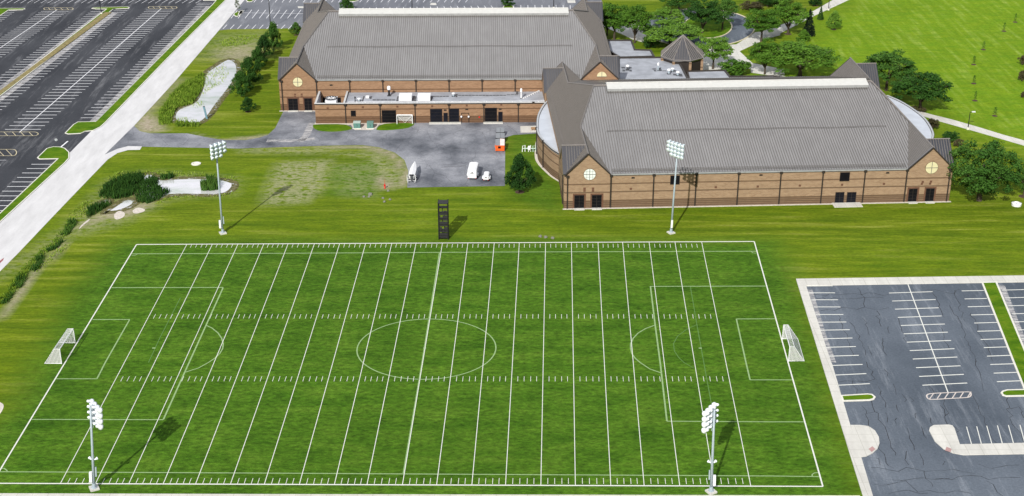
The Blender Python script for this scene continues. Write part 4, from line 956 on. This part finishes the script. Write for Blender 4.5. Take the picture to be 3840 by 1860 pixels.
reeds('pond_weeds','tall yellow green weeds along the near bank of the long pond','weeds',[P('A 1905,690 1900,800 1855,900 1800,975 1650,1010 1605,1100 1590,1165 1500,1170 1500,1060 1600,900 1750,770'),P('A 1640,1150 1880,1165 1850,1190 1660,1185')],L_WEED,30,1.0,.10)
reeds('pond_sedge','thin pale green sedge growing out of the shallow end of the long pond','sedge',[P('A 1915,700 2010,640 2100,600 2150,680 2080,780 1960,850 1890,900 1870,850'),P('A 1800,985 1880,930 1900,980 1850,1010'),P('A 1640,1130 1700,1100 1850,1130 1900,1120 1850,1165 1660,1168')],L_WEED,5,.45,.05,.3)
reeds('bank_scrub','low pale scrub on the banks of the small pond and ditch','scrub',[P(s_) for s_ in ('E 1000,560 1100,490 1500,478 1900,505 2230,545 2215,570 1900,530 1500,515 1200,510 1050,570','E 620,900 800,760 900,800 820,900 700,930','E 1500,745 1650,712 2040,712 2200,670 2160,705 1900,728 1650,728 1450,790','I 490,230 620,130 640,160 540,260 430,330 350,400 300,410','A 2050,390 2230,330 2420,330 2300,420 2100,440')],L_WEED,9,.4,.10,.5)
# ============================================================ FLOODLIGHT MASTS
def lamp_mb(rad,ln):
    return MB().lathe([(rad*.28,-ln*.62),(rad*.42,-ln*.55),(rad*.5,-ln*.2),(rad*.95,ln*.12),(rad,ln*.38),(rad*.9,ln*.4)],n=12)
def mast(base,top,ang,label,rows,cols,cs,rs,lm,rad,tilt,face,box_dx,skip=(),rl=0):
    k,x,y=base; p=g(k,x,y); H=hgt(p.y,top,k)
    r=empty('floodlight_mast',p,0,label=label,cat='floodlight',group='floodlight masts round the pitch'); r.rotation_euler=(0,tilt,0)
    MB().tube([(0,0,.2),(0,0,H*.5),(0,0,H)],[.20,.165,.12],12).build('pole',GALV,r,True)
    MB().box((0,0,.12),(1.15,1.15,.24),R(28)).build('concrete_base',WALK,r)
    MB().lathe([(.38,.24),(.38,.32),(.25,.34),(.25,.9)],n=12).build('base_flange',GALV,r)
    d=Vector((math.cos(ang),math.sin(ang),0)); nf=Vector((face[0],face[1],0)).normalized()
    MB().box((box_dx*.34,-.12,1.9),(.34,.34,1.5)).build('control_box',WHITE,r); MB().box((-box_dx*.3,.1,2.6),(.16,.16,1.4)).build('conduit',GALV,r)
    Mt=(Vector((0,0,1)).rotation_difference((nf*math.cos(R(28))-Vector((0,0,math.sin(R(28)))))).to_matrix())
    proto=None; L=cs*(cols-1)
    for j in range(rows):
        z=H-.05-j*rs; ctr=Vector((0,0,z))+nf*.28
        MB().tube([ctr-d*(L/2+.15),ctr+d*(L/2+.15)],.06,5).build('crossarm',GALV,r)
        for i in range(cols):
            if (i,j) in skip: continue
            pos=ctr+d*(i*cs-L/2)+nf*.3+Vector((0,0,-.12+rnd_m.uniform(-.03,.03)))
            if proto is None:
                mb=lamp_mb(rad,rad*2.1); mb.v=[tuple(Mt@Vector(a)) for a in mb.v]; proto=mb.build('floodlight',lm,r,True); proto.location=pos
                gl=MB().lathe([(rad*.88,rad*.86),(rad*.6,rad*.95)],n=12); gl.v=[tuple(Mt@Vector(a)) for a in gl.v]; gp_=gl.build('lens',LENS,proto)
            else:
                c=proto.copy(); COL.objects.link(c); c.parent=r; c.location=pos; c2=proto.children[0].copy(); COL.objects.link(c2); c2.parent=c
    MB().tube([Vector((0,0,H-rows*rs))+nf*.28,Vector((0,0,H+.15))+nf*.28],.07,5).build('upright',GALV,r)
    return r,H
rnd_m=random.Random(5)
LENS=plain('floodlight lens',(.62,.68,.70),.15,.05)
mast(('E',2086,1062),215,R(48),'floodlight mast beyond the far touchline, standing near the small pond',4,4,.92,.72,LAMPM,.36,R(0.5),(1,-1,0),-1,((3,3),))
mast(('K',1538,35),-815,-R(46),'floodlight mast in front of the nearer hall, lamps facing the pitch',4,5,.80,.72,LAMPM,.36,R(1.5),(-1,-1,0),0,((0,3),))
a_,_=mast(('M',882,1182),405,-R(52),'floodlight mast at the near touchline, lower left of the picture, seen from behind',4,4,.86,.80,LAMPN,.40,R(4.5),(1,1,0),-1)
b_,_=mast(('O',1913,1213),440,R(55),'floodlight mast at the near touchline, lower right of the picture, seen from behind',4,4,.86,.80,LAMPN,.40,R(-1.2),(-1,1,0),1)
for r_,sx in ((a_,1),(b_,-1)):
    for dx in (-.38,.42):
        M_=Vector((0,0,1)).rotation_difference(Vector((dx*2*sx,.6,.3)).normalized()).to_matrix(); mb=lamp_mb(.2,.45); mb.v=[tuple(M_@Vector(a)+Vector((dx*sx,.1,4.6))) for a in mb.v]; mb.build('low_floodlight',LAMPN,r_,True)
# ============================================================ SOCCER GOALS
def goal(p0,p1,out,label,hh=2.44,d_top=.9,d_bot=2.0,rad=.07,xb=False):
    """p0,p1 post feet; out = unit vector away from the pitch"""
    p0,p1=Vector(p0),Vector(p1); o=(p0+p1)/2; r=empty('soccer_goal',o,0,label=label,cat='soccer goal'); a,b=p0-o,p1-o; u=Vector((0,0,1)); out=Vector(out).normalized()
    at,bt=a+u*hh,b+u*hh; ab,bb_=a+out*d_bot,b+out*d_bot; a2,b2=at+out*d_top,bt+out*d_top
    MB().tube([a,at],rad,8).build('post',WHITE,r); MB().tube([b,bt],rad,8).build('post',WHITE,r); MB().tube([at,bt],rad,8).build('crossbar',WHITE,r)
    f=MB(); 
    for s_ in ((a+u*.05,ab+u*.05,a2,at),(b+u*.05,bb_+u*.05,b2,bt),(ab+u*.05,bb_+u*.05),(a2,b2)): f.tube(s_,rad*.62,6,True)
    f.build('net_frame',WHITE,r)
    n=MB(); n.add([a2,b2,bb_+u*.04,ab+u*.04],[(0,1,2,3)]); n.add([at,bt,b2,a2],[(0,1,2,3)]); n.add([a,at,a2,ab],[(0,1,2,3)]); n.add([b,bt,b2,bb_],[(0,1,2,3)])
    n.build('net',NET,r)
    if xb:
        c=MB(); m_=(a+b)/2; c.tube([at,m_+out*d_bot*.9,bt],rad*.5,5); c.build('brace',WHITE,r)
    return r
gA,gB=g('M',578,10),g('I',705,1065); goal(gA,gB,(-1,.0,0),'white goal with net on the left goal line of the pitch',2.5,.9,2.6)
gA,gB=g('L',292,1236),g('L',235,1028); goal(gA,gB,(1,.02,0),'white goal with net on the right goal line, beside the near car park walk',2.5,.7,2.4)
gA,gB=g('B',1470,1160),g('B',1615,1160); goal(gA,gB,(0,1,0),'white goal stored on the grass bed against the loading wing',(hgt(gA.y,1078,'B')),.3,.8,.09,True)
# ============================================================ CAMERA TOWER
p=(g('F',1862,1243)+g('F',1950,1243))/2; th_=hgt(p.y,900,'F'); tw=96*mpp(p.y)
r=empty('filming_tower',p,0,label='black steel filming tower with stacked platforms and ladder at the far touchline',cat='tower')
h2=tw/2; TD=1.7; rt=random.Random(9)
for sx in (-1,1):
    for sy in (0,1): MB().box((sx*(h2-.09),sy*TD,th_/2),(.18,.18,th_)).build('leg',BLACK,r)
nl=6; DKG=plain('dark grey panel',(.025,.025,.027),.6)
for i in range(nl+1):
    z=.25+(th_-.45)*i/nl; m=MB(); m.box((0,TD*.5 if i in (0,nl) else TD*.72,z),(tw-.05,TD if i in (0,nl) else TD*.55,.12)); m.build('platform' if i<nl else 'roof',BLACK if i<nl else DKG,r)
    if i<nl:
        dz=(th_-.45)/nl
        for zz in ((.45,) if i!=nl-1 else (.5,)):
            for yy in (-.02,TD+.02): m=MB(); m.box((0,yy,z+dz*zz),(tw-.38,.06,.06)); m.build('rail',BLACK,r)
        pn={0:[(0,.9,.1,.9)],1:[(-.3,.34,.05,.95),(.3,.34,.05,.95),(0,.34,.05,.38)],2:[(0,.9,.1,.92)],3:[(-.36,.2,.05,.95),(.2,.5,.05,.95)],4:[(0,.9,.05,.4),(.2,.3,.4,.8)]}.get(i,[])
        for cx0,ww,za_,zb_ in pn:
            m=MB(); m.bb((cx0*tw-ww*tw/2,.03,z+dz*za_),(cx0*tw+ww*tw/2,.08,z+dz*zb_)); m.build('side_panel',DKG,r)
        if i<5:
            sd_=.3 if i%2 else -.3
            m=MB(); m.tube([(sd_*tw*.3,.25,z+.05),(sd_*tw*.3,TD-.2,z+dz-.05)],.07,4); m.build('stair_stringer',DKG,r)
m=MB()
for k_ in range(22): m.box((-h2-.02,TD/2,.3+k_*.32),(.04,.42,.04))
m.box((-h2-.02,TD/2-.22,th_/2),(.05,.05,th_-.3)); m.box((-h2-.02,TD/2+.22,th_/2),(.05,.05,th_-.3)); m.build('ladder',BLACK,r)
# ============================================================ YARD THINGS
def gpt(k,x,y): return g(k,x,y)
def crate_h(y0,y1,k,Y): return hgt(Y,y0,k)-hgt(Y,y1,k)
# dumpsters: tapered tub, two-part sloping lid, fork pockets
def dumpster(pos,wd,dp,h,col,label,lid,win=False,group=None):
    r=empty('dumpster',pos,0,label=label,cat='dumpster',group=group)
    V=[(-wd*.5,0,.15),(wd*.5,0,.15),(wd*.46,dp,.15),(-wd*.46,dp,.15),(-wd*.5,-.05,h*.72),(wd*.5,-.05,h*.72),(wd*.5,dp,h),(-wd*.5,dp,h)]
    MB().add(V,[(0,3,2,1),(4,5,6,7),(0,1,5,4),(1,2,6,5),(2,3,7,6),(3,0,4,7)]).build('tub',col,r)
    for sx in (-1,1):
        m=MB(); m.add([(sx*.02,-.12,h*.72+.04),(sx*wd*.51,-.12,h*.72+.04),(sx*wd*.51,dp*.98,h+.1),(sx*.02,dp*.98,h+.16),(sx*.02,-.12,h*.72+.1),(sx*wd*.51,-.12,h*.72+.1),(sx*wd*.51,dp*.98,h+.16),(sx*.02,dp*.98,h+.24)],[(0,1,2,3),(4,5,6,7),(0,1,5,4),(1,2,6,5),(2,3,7,6),(3,0,4,7)]); m.build('lid',lid if (not win or sx<0) else LIDW,r)
        MB().box((sx*(wd*.5+.06),dp*.5,h*.45),(.12,dp*.6,.16)).build('fork_pocket',col,r)
    if win: m=MB(); m.box((-.12,-.06,h*.5),(wd*.3,.06,h*.24)); m.build('hatch',DARK,r)
    for sx in (-1,1): MB().box((sx*wd*.36,.15,.075),(.14,.3,.15)).build('foot',BLACK,r)
LIDG=plain('mid grey lid',(.20,.215,.235),.4)
LIDW=plain('pale pink lid',(.75,.62,.60),.5)
pD=gpt('F',2433,420); dumpster(pD,84*mpp(pD.y),2.2,1.9,ORANGE,'orange dumpster with hatch and half-open pale lid, nearest of the three',LIDG,True)
pD=gpt('F',2436,340); dumpster(pD,82*mpp(pD.y),1.5,1.55,BLACK,'dark grey lidded dumpster, middle of the three beside the curved wall',LIDG,group='grey dumpsters')
pD=gpt('F',2436,285); dumpster(pD,72*mpp(pD.y),1.5,1.5,BLACK,'dark grey lidded dumpster, farthest of the three beside the curved wall',LIDG,group='grey dumpsters')
# white enclosed trailers
def trailer(foot,topc,wc,ln,label):
    k,x,y=foot; p=g(k,x,y); wd=wc*mpp(p.y); h=hgt(p.y,topc,k)
    r=empty('cargo_trailer',p,R(-4),label=label,cat='trailer',group='white trailers parked in the yard'); fl=.45
    m=MB(); prof=[(-wd/2,fl),(wd/2,fl),(wd/2,h-.12),(wd*.3,h),(-wd*.3,h),(-wd/2,h-.12)]
    V=[(a,yy,b) for yy in (0,ln) for a,b in prof]+[(0,ln+.7,fl),(0,ln+.7,h-.25)]
    m.add(V,[(0,5,4,3,2,1),(0,1,7,6),(1,2,8,7),(2,3,9,8),(3,4,10,9),(4,5,11,10),(5,0,6,11),(6,7,12),(7,8,13,12),(8,9,13),(9,10,13),(10,11,13),(11,6,12,13)]).build('body',WHITE,r)
    m=MB(); m.box((0,-.02,fl+(h-fl)*.42),(wd*.86,.04,(h-fl)*.74)); dr_=m.build('ramp_door',plain('off white door',(.68,.69,.70)) if 'off white door' not in bpy.data.materials else bpy.data.materials['off white door'],r)
    m=MB(); m.box((0,-.06,fl+(h-fl)*.55),(wd*.4,.05,.06)); m.box((wd*.02,-.06,fl+(h-fl)*.68),(wd*.12,.05,.2)); m.build('latch',GREYB,dr_)
    for sx in (-1,1):
        c=(sx*(wd/2+.12),ln*.42,.33); m=MB(); Mx=Matrix.Rotation(math.pi/2,3,'Y'); m.lathe([(.2,-.1),(.33,-.09),(.33,.09),(.2,.1)],c,Mx,14); wh=m.build('wheel',BLACK,r)
        m=MB(); m.lathe([(.17,-.115),(.17,.115)],c,Mx,10); m.build('rim',GALV,wh)
        m=MB(); m.box((sx*(wd/2+.14),ln*.42,.74),(.28,1.0,.07)); m.box((sx*(wd/2+.14),ln*.42-.52,.62),(.28,.06,.28)); m.build('mudguard',WHITE,r)
        MB().box((sx*wd*.42,-.05,fl-.02),(.14,.05,.1)).build('tail_light',RED,r)
    MB().tube([(0,ln+.5,fl-.05),(0,ln+1.7,fl-.05)],.05,6).build('drawbar',GREYB,r); MB().box((0,ln*.5,fl-.09),(wd*.8,ln,.16)).build('chassis',GREYB,r)
trailer(('F',2172,688),590,82,4.4,'larger white enclosed trailer parked in the yard')
trailer(('F',2302,704),646,50,2.4,'smaller white trailer parked right of the larger one')
# boat on its trailer
p=g('F',1608,712); r=empty('motor_boat',p+Vector((0,0,0)),R(-2),label='white boat with pointed bow on a trailer at the corner of the yard',cat='boat')
bw=64*mpp(p.y)/2; ln=7.2; st=[(0,.92,.55,1.55),(1.8,1.0,.5,1.6),(3.6,.95,.5,1.68),(5.2,.68,.62,1.75),(6.5,.32,.9,1.85),(7.2,.03,1.3,1.92)]
V=[];F_=[]
for yy,k_,kz,gz in st: V+= [(-bw*k_,yy,gz),(-bw*k_*.8,yy,kz+.25),(0,yy,kz),(bw*k_*.8,yy,kz+.25),(bw*k_,yy,gz)]
for i in range(5):
    for j in range(4): a=i*5+j; F_.append((a,a+1,a+6,a+5))
F_.append((4,3,2,1,0)); MB().add(V,F_).build('hull',WHITE,r,True)
V=[];F_=[]
for yy,k_,kz,gz in st: V+= [(-bw*k_*.98,yy,gz+.01),(0,yy,gz+.28*k_+.05),(bw*k_*.98,yy,gz+.01)]
for i in range(5):
    for j in range(2): a=i*3+j; F_.append((a,a+1,a+4,a+3))
F_.append((0,1,2)); MB().add(V,F_).build('cover',WHITE,r)
MB().box((0,-.3,1.15),(.42,.5,.9)).build('outboard_motor',GREYB,r); MB().box((0,.02,1.62),(bw*1.3,.1,.32)).build('transom_hatch',DARK,r)
m=MB()
for sx in (-1,1): m.tube([(sx*.7,-1.0,.5),(sx*.8,1,.5),(sx*.6,5,.5),(0,8.0,.5)],.06,5)
m.tube([(-bw-.1,-.2,.5),(bw+.1,-.2,.5)],.05,5); m.tube([(-bw-.1,1.6,.5),(bw+.1,1.6,.5)],.05,5); m.build('trailer_frame',WHITE,r)
for sx in (-1,1):
    m=MB(); m.lathe([(.2,-.1),(.32,-.09),(.32,.09),(.2,.1)],(sx*(bw+.12),1.6,.32),Matrix.Rotation(math.pi/2,3,'Y'),12); m.build('wheel',BLACK,r)
    MB().tube([(sx*(bw+.15),-.6,.6),(sx*(bw+.15),-.6,1.9)],.06,6).build('guide_post',WHITE,r)
# small yard things
p=g('F',1356,765); r=empty('fire_hydrant',p,0,label='red hydrant marker post on a bare patch of soil left of the yard',cat='hydrant')
MB().lathe([(.16,0),(.16,.1),(.12,.12),(.12,.75),(.15,.78),(.13,.95),(.04,1.02)],n=10).build('barrel',RED,r,True); MB().tube([(0,0,1),(.05,0,1.9)],.03,5).build('marker_rod',RED,r); MB().box((0,0,.6),(.5,.14,.14)).build('outlet',RED,r)
def rock(k,x,y,s_,label,group=None,mat=ROCK):
    p=g(k,x,y); rr=random.Random(x); m=MB(); n=9; pf=[(.55,0),(.6,.15),(.5,.42),(.2,.6)]
    V=[(a*s_*rr.uniform(.75,1.15)*math.cos(6.283*i/n),a*s_*rr.uniform(.75,1.15)*math.sin(6.283*i/n),z*s_*rr.uniform(.9,1.1)) for a,z in pf for i in range(n)]
    Fc=[(i*n+j,i*n+(j+1)%n,(i+1)*n+(j+1)%n,(i+1)*n+j) for i in range(3) for j in range(n)]+[tuple(3*n+j for j in range(n))]
    o=m.add(V,Fc).build('rock',mat); o.location=p; tag(o,label,'rock',group)
for i,(x,y,lb) in enumerate(((1220,825,'largest grey stone on the grass left of the yard'),(1160,845,'stone farthest left on the grass below the patchy turf'),(1208,845,'stone just under the largest grey stone'),(1339,860,'small stone directly below the hydrant'),(1404,872,'stone rightmost of the group below the hydrant'),(1351,893,'stone lowest of the group below the hydrant'),(1386,790,'tiny stone right next to the hydrant patch'))): rock('F',x,y,.75 if i==0 else .5,lb,'stones on the grass left of the yard')
for x,y,lb in ((315,70,'leftmost of three stones on the grass right of the filming tower'),(365,78,'middle of three stones on the grass right of the filming tower'),(430,86,'rightmost of three stones on the grass right of the filming tower')): rock('K',x,y,.6,lb,'three stones right of the tower')
p=g('E',1836,412); o=MB().lathe([(1.0,0),(1.0,.16),(.62,.2),(.6,.1),(.1,.08)],n=18).build('storm_drain',[KERB]); o.location=p; tag(o,'round concrete storm drain on the grass above the small pond','drain')
p=g('H',2424,925); r=empty('culvert_end',p,0,label='pale round culvert end on the lawn below the huge tree',cat='culvert'); MB().lathe([(.9,0),(.95,.5),(.6,.62),(.55,.3)],n=16).build('collar',WHITE,r); MB().lathe([(.5,.3),(.1,.34)],n=14).build('grate',GREYB,r)
p=g('A',1937,1112); r=empty('level_post',p,0,label='tall blue grey post leaning out of the long pond',cat='post'); r.rotation_euler=(0,R(-9),0); H_=hgt(p.y,995,'A'); MB().box((0,0,H_/2),(.42,.2,H_)).build('board',plain('blue grey board',(.14,.25,.31),.6),r); MB().box((0,0,H_),(.46,.24,.1)).build('cap',GREYB,r)
p=g('E',540,250); r=empty('stop_sign',p,0,label='stop sign seen edge-on at the car park exit beside the grass island',cat='sign'); H_=hgt(p.y,172,'E'); MB().tube([(0,0,0),(-.15,0,H_)],.05,6).build('post',GREYB,r); m=MB(); m.lathe([(.3,-.02),(.3,.02)],(-.15,0,H_-.3),Matrix.Rotation(math.pi/2,3,'X')@Matrix.Rotation(R(22.5),3,'Z'),8); m.build('sign_plate',plain('grey sign back',(.5,.53,.56),.4),r)
# transformers
for x,wc,y0,y1,lb in ((1094,64,1130,1205,'green transformer cabinet with pale top, left of two on the gravel'),(1218,58,1138,1205,'dark green transformer cabinet, right of two on the gravel')):
    p=g('B',x,y1); wd=wc*mpp(p.y); dp=1.4; h=max(1.3,hgt(p.y,y1-52,'B')); r=empty('transformer_cabinet',p,0,label=lb,cat='transformer',group='transformer cabinets')
    MB().box((0,dp/2,h*.5+.05),(wd,dp,h-.1)).build('cabinet',GREENB,r); MB().box((0,dp/2,h+.03),(wd*1.06,dp*1.06,.1)).build('lid',plain('pale green lid',(.42,.52,.48)) if x<1200 else plain('green lid',(.13,.25,.22)),r)
    MB().box((0,dp/2,.06),(wd*1.25,dp*1.3,.12)).build('plinth',KERB,r); m=MB(); m.box((0,-.01,h*.5),(.03,.03,h*.8)); m.build('door_seam',GREYB,r); MB().box((wd*.1,-.03,h*.55),(.06,.05,.3)).build('handle',GREYB,r)
# gas meter set
p=g('G',212,672); r=empty('gas_meter_set',p,0,label='pale green and white pipework stand on the grass beside the curved wall',cat='pipework')
u=mpp(p.y); LG=plain('pale green pipe',(.45,.60,.52),.5)
for a,b in ((-66,-40),(-8,12),(35,60)): MB().tube([(a*u,0,0),(a*u*.95,0,1.3),(b*u,.2,1.35),(b*u,.2,0)],.09,6).build('pipe',WHITE if a<0 else LG,r)
MB().tube([(-66*u,.1,.7),(64*u,.1,.7)],.1,6).build('header_pipe',LG,r); MB().lathe([(.3,.4),(.38,.6),(.38,1),(.2,1.2)],(0,.1,0),n=12).build('regulator',WHITE,r)
# pallet on the slab
p=g('G',262,465); r=empty('pallet',p+Vector((0,0,.06)),0,label='wooden pallet on the cream slab at the curved wall',cat='pallet'); WD=plain('timber',(.35,.22,.12),.9,.2)
for i in range(5): MB().box((0,-.6+i*.3,.3),(1.6,.18,.05)).build('board',WD,r)
for i in (-1,0,1): MB().box((i*.65,0,.14),(.12,1.4,.26)).build('bearer',WD,r)
# red bollards and wall pipes at the loading wing
for k,x,y,lb in (('B',2472,1128,'red bollard left of four by the loading doors'),('B',2490,1128,'second red bollard from the left by the loading doors'),('C',24,1112,'third red bollard from the left along the loading wing'),('C',42,1112,'rightmost red bollard along the loading wing')):
    p=g(k,x,y); r=empty('bollard',p,0,label=lb,cat='bollard',group='red bollards by the loading doors'); MB().lathe([(.11,0),(.11,.9),(.06,.98)],n=10).build('post',RED,r,True); MB().lathe([(.12,.55),(.12,.7)],n=10).build('reflective_band',WHITE,r)
for x0,x1 in ((2072,2140),): 
    a=LB.on('B',x0,1060,FB).x; b2=LB.on('B',x1,1060,FB).x; m=MB(); m.tube([(a,FB-.2,.1),(a,FB-.2,2.3),(b2,FB-.2,2.3),(b2,FB-.2,.1)],.07,6); m.build('pipe_frame',TRIM,hallL)
    for a_ in (a,b2): m=MB(); m.lathe([(.16,1.3),(.22,1.4),(.22,1.6),(.1,1.7)],(a_,FB-.3,0),n=10); m.build('wall_valve',WHITE,hallL)
p=LB.on('B',2240,1095,FB); m=MB(); m.lathe([(.18,-.06),(.18,.06)],(p.x,FB-.08,p.z),Matrix.Rotation(math.pi/2,3,'X'),12); m.build('alarm_bell',RED,hallL)
# ============================================================ LAMP POSTS
def lamp_post(base,top,label,dx=0,head=True):
    k,x,y=base; p=g(k,x,y); H=hgt(p.y,top,k); r=empty('lamp_post',p,0,label=label,cat='lamp post',group='lamp posts')
    r.rotation_euler=(0,dx,0)
    MB().tube([(0,0,.3),(0,0,H)],[.12,.07],8).build('pole',BLACK,r); MB().lathe([(.3,0),(.3,.45),(.2,.5)],n=10).build('base',KERB,r)
    if head:
        MB().tube([(0,0,H-.1),(.5,0,H)],.05,5).build('arm',BLACK,r); MB().box((.75,0,H+.05),(.75,.38,.16)).build('lamp_head',plain('pale lamp head',(.7,.72,.74)) if 'pale lamp head' not in bpy.data.materials else bpy.data.materials['pale lamp head'],r)
lamp_post(('A',952,132),5,'lamp post on the dry grass divider of the left car park',R(-4))
lamp_post(('B',287,262),-160,'black lamp post behind the tallest dark tree, in the far car park')
lamp_post(('B',1612,104),-200,'black lamp post directly behind the farther hall ridge skylight')
lamp_post(('C',440,80),-200,'black lamp post behind the right half of the farther hall ridge')
lamp_post(('D',665,95),-40,'lamp post beside the diagonal path near the top edge')
lamp_post(('D',362,238),120,'lamp post by the diagonal path, between the wide tree and the black spruce')
lamp_post(('D',1970,1212),1048,'dark lamp post with pale head beside the footpath on the right')
# ============================================================ ROOF EQUIPMENT
def on_wing(x,y,k='B'): # a point of the wing roof seen at a crop position
    z=ZA-.28; return g(k,x,y,z)
def unit(k,x0,x1,y0,y1,z,name,label,mat,cat,group=None,dp=1.6):
    p=g(k,(x0+x1)/2,y1,z); wd=(x1-x0)*mpp(p.y,z); h=max(.35,(hgt(p.y,y1-(y1-y0)*.55,k)-z)); r=empty(name,p,LB.th,label=label,cat=cat,group=group)
    MB().box((0,dp/2,h/2+.1),(wd,dp,h)).build('casing',mat,r); MB().box((0,dp/2,h+.14),(wd*1.04,dp*1.04,.08)).build('cover',mat,r); MB().box((0,dp/2,.05),(wd*.9,dp*.9,.1)).build('curb',GREYB,r)
    return r,wd,h,dp
zw=ZA-.28
for x0,x1,lb in ((1490,1606,'large white roof unit on the loading wing, left of two'),(1664,1780,'large white roof unit on the loading wing, right of two')):
    unit('B',x0,x1,876,948,zw,'rooftop_unit',lb,WHITE,'roof unit','large white roof units',2.4)
unit('B',1177,1208,899,925,zw,'roof_hatch','small white hatch near the left end of the wing roof',WHITE,'roof hatch',None,.8)
def vent(k,x,y,top,rad,z,label,mat=GALV,stack=False,group=None,cap=WHITE):
    p=g(k,x,y,z); h=hgt(p.y,top,k)-z; r=empty('roof_vent' if not stack else 'flue_pipe',p,0,label=label,cat='vent' if not stack else 'flue',group=group)
    MB().lathe([(rad*.75,0),(rad*.7,h*.75)],n=12).build('shaft',mat,r); MB().lathe([(rad*.7,h*.62),(rad*1.25,h*.68),(rad*1.3,h*.92),(rad*.8,h*1.02)],n=12).build('cap',cap,r,False)
    MB().box((0,0,.05),(rad*2.6,rad*2.6,.1)).build('curb',GREYB,r)
vent('B',1396,897,808,.32,zw,'tall dark flue with white cap on the wing roof',BLACK,True)
vent('B',1115,950,918,.3,zw,'round pale vent near the left end of the wing roof',GALV,group='small vents on the wing roof')
vent('B',1998,902,868,.3,zw,'round pale vent right of the two large white units',GALV,group='small vents on the wing roof')
vent('B',1078,950,905,.13,zw,'thin dark gooseneck pipe at the left end of the wing roof',BLACK,True,cap=BLACK)
vent('C',136,922,830,.2,zw,'slim white pipe standing on the wing roof near the nearer hall',WHITE,True)
ZL=4.55
for x,y,t,st_,lb in ((1130,655,608,0,'round galvanised vent at the left of the linking roof'),(1417,660,588,1,'tall slim flue in the middle of the linking roof'),(1518,690,645,0,'larger round vent, left of the group of three'),(1552,668,636,0,'round vent at the back of the group of three'),(1601,705,668,0,'round vent, right of the group of three')):
    vent('C',x,y,t,.34 if not st_ else .2,ZL,lb,GALV if x!=1130 else GREYB,bool(st_),'vents on the linking roof' if not st_ else None)
def pads(name,k,z,lst,label):
    m=MB()
    for x0,y0,x1,y1 in lst:
        a=g(k,x0,y1,z); b=g(k,x1,y0,z); nx=max(1,round((b.x-a.x)/.8)); ny=max(1,round((b.y-a.y)/1.2))
        for i in range(nx):
            for j in range(ny):
                xa=a.x+(b.x-a.x)*i/nx; xb_=a.x+(b.x-a.x)*(i+.86)/nx; ya=a.y+(b.y-a.y)*j/ny; yb=a.y+(b.y-a.y)*(j+.86)/ny; m.sheet([(xa,ya),(xb_,ya),(xb_,yb),(xa,yb)],z+.03)
    m.build(name,GREYB,label=label,cat='walkway pads',kind='stuff')
pads('roof_walkway_pads','B',zw,((1140,900,1170,950),(1215,900,1240,925),(1240,930,1460,940),(1462,900,1490,948),(1610,900,1660,946),(1782,900,1806,944),(1806,898,1960,906),(2018,880,2040,910),(2040,888,2496,896)),'dark walkway pads laid along the loading wing roof')
pads('linking_roof_pads','C',ZL,((1075,625,1115,640),(1085,650,1110,668),(1145,625,1172,640),(1150,650,1172,668),(1365,640,1400,650),(1380,655,1400,668),(1425,636,1448,665),(1455,660,1500,666),(1560,655,1590,670),(1560,690,1585,705),(1615,690,1645,715)),'dark walkway pads round the vents on the linking roof')
pads('roof_ladder_pads','C',zw,((0,884,110,890),(88,845,112,880),(0,828,110,834),(150,838,330,843)),'dark pads at the right end of the loading wing roof')
# cable tray and parapet snow rail
r=empty('cable_tray',g('C',150,928,zw),0,label='white cable tray running diagonally across the end of the wing roof',cat='cable tray'); a=g('C',150,928,zw); b=g('C',362,826,zw); u_=b-a; m=MB(); m.tube([(0,0,.2),u_+Vector((0,0,.2))],.09,5); m.build('tray',WHITE,r)
for i in range(12): q_=u_*((i+.5)/12); MB().box((q_.x,q_.y,.1),(.25,.25,.2)).build('support_block',WHITE,r)
r=empty('roof_edge_rail',LB.o+LB.uy*(FB+.75)+LB.ux*(AC0+1)+Vector((0,0,zw)),LB.th,label='long white rail on short feet along the front edge of the wing roof',cat='rail'); Lr=A1-AC0-6
MB().tube([(0,0,.42),(Lr,0,.42)],.05,5).build('top_rail',WHITE,r); MB().tube([(0,0,.2),(Lr,0,.2)],.04,5).build('lower_rail',WHITE,r)
for i in range(24): MB().box((Lr*i/23,0,.21),(.08,.08,.42)).build('rail_foot',WHITE,r)
# air conditioning chiller in the walled yard
p=g('B',852,968,.1); pa_=LB.loc(g('B',852,968)); acx=LB.on('B',852,940,FB+2.2).x
r=empty('chiller',LB.o+LB.ux*acx+LB.uy*(FB+1.3),LB.th,label='big fan-topped chiller inside the walled corner yard of the loading wing',cat='air conditioner'); wd=100*mpp(305,3); zt=ZA+.1
MB().bb((-wd/2,0,.3),(wd/2,3.2,zt)).build('casing',WHITE,r); MB().bb((-wd/2-.05,-.05,zt),(wd/2+.05,3.25,zt+.12)).build('top_panel',WHITE,r)
m=MB(); m.lathe([(1.15,zt+.13),(1.15,zt+.4),(1.3,zt+.4),(1.3,zt+.13)],(0,1.6,0),n=24); fn=m.build('fan_ring',GREYB,r)
for i in range(8): a=i*math.pi/4; m=MB(); m.box((.55*math.cos(a),1.6+.55*math.sin(a),zt+.3),(1.0,.28,.04),a); m.build('fan_blade',WHITE,fn)
m=MB(); m.lathe([(1.14,zt+.14),(.1,zt+.15)],(0,1.6,0),n=24); m.build('fan_well',BLACK,r)
for i in range(5): MB().bb((-wd/2+.1,-.03,.5+i*.5),(wd/2-.1,-.01,.8+i*.5)).build('grille',GREYB,r)
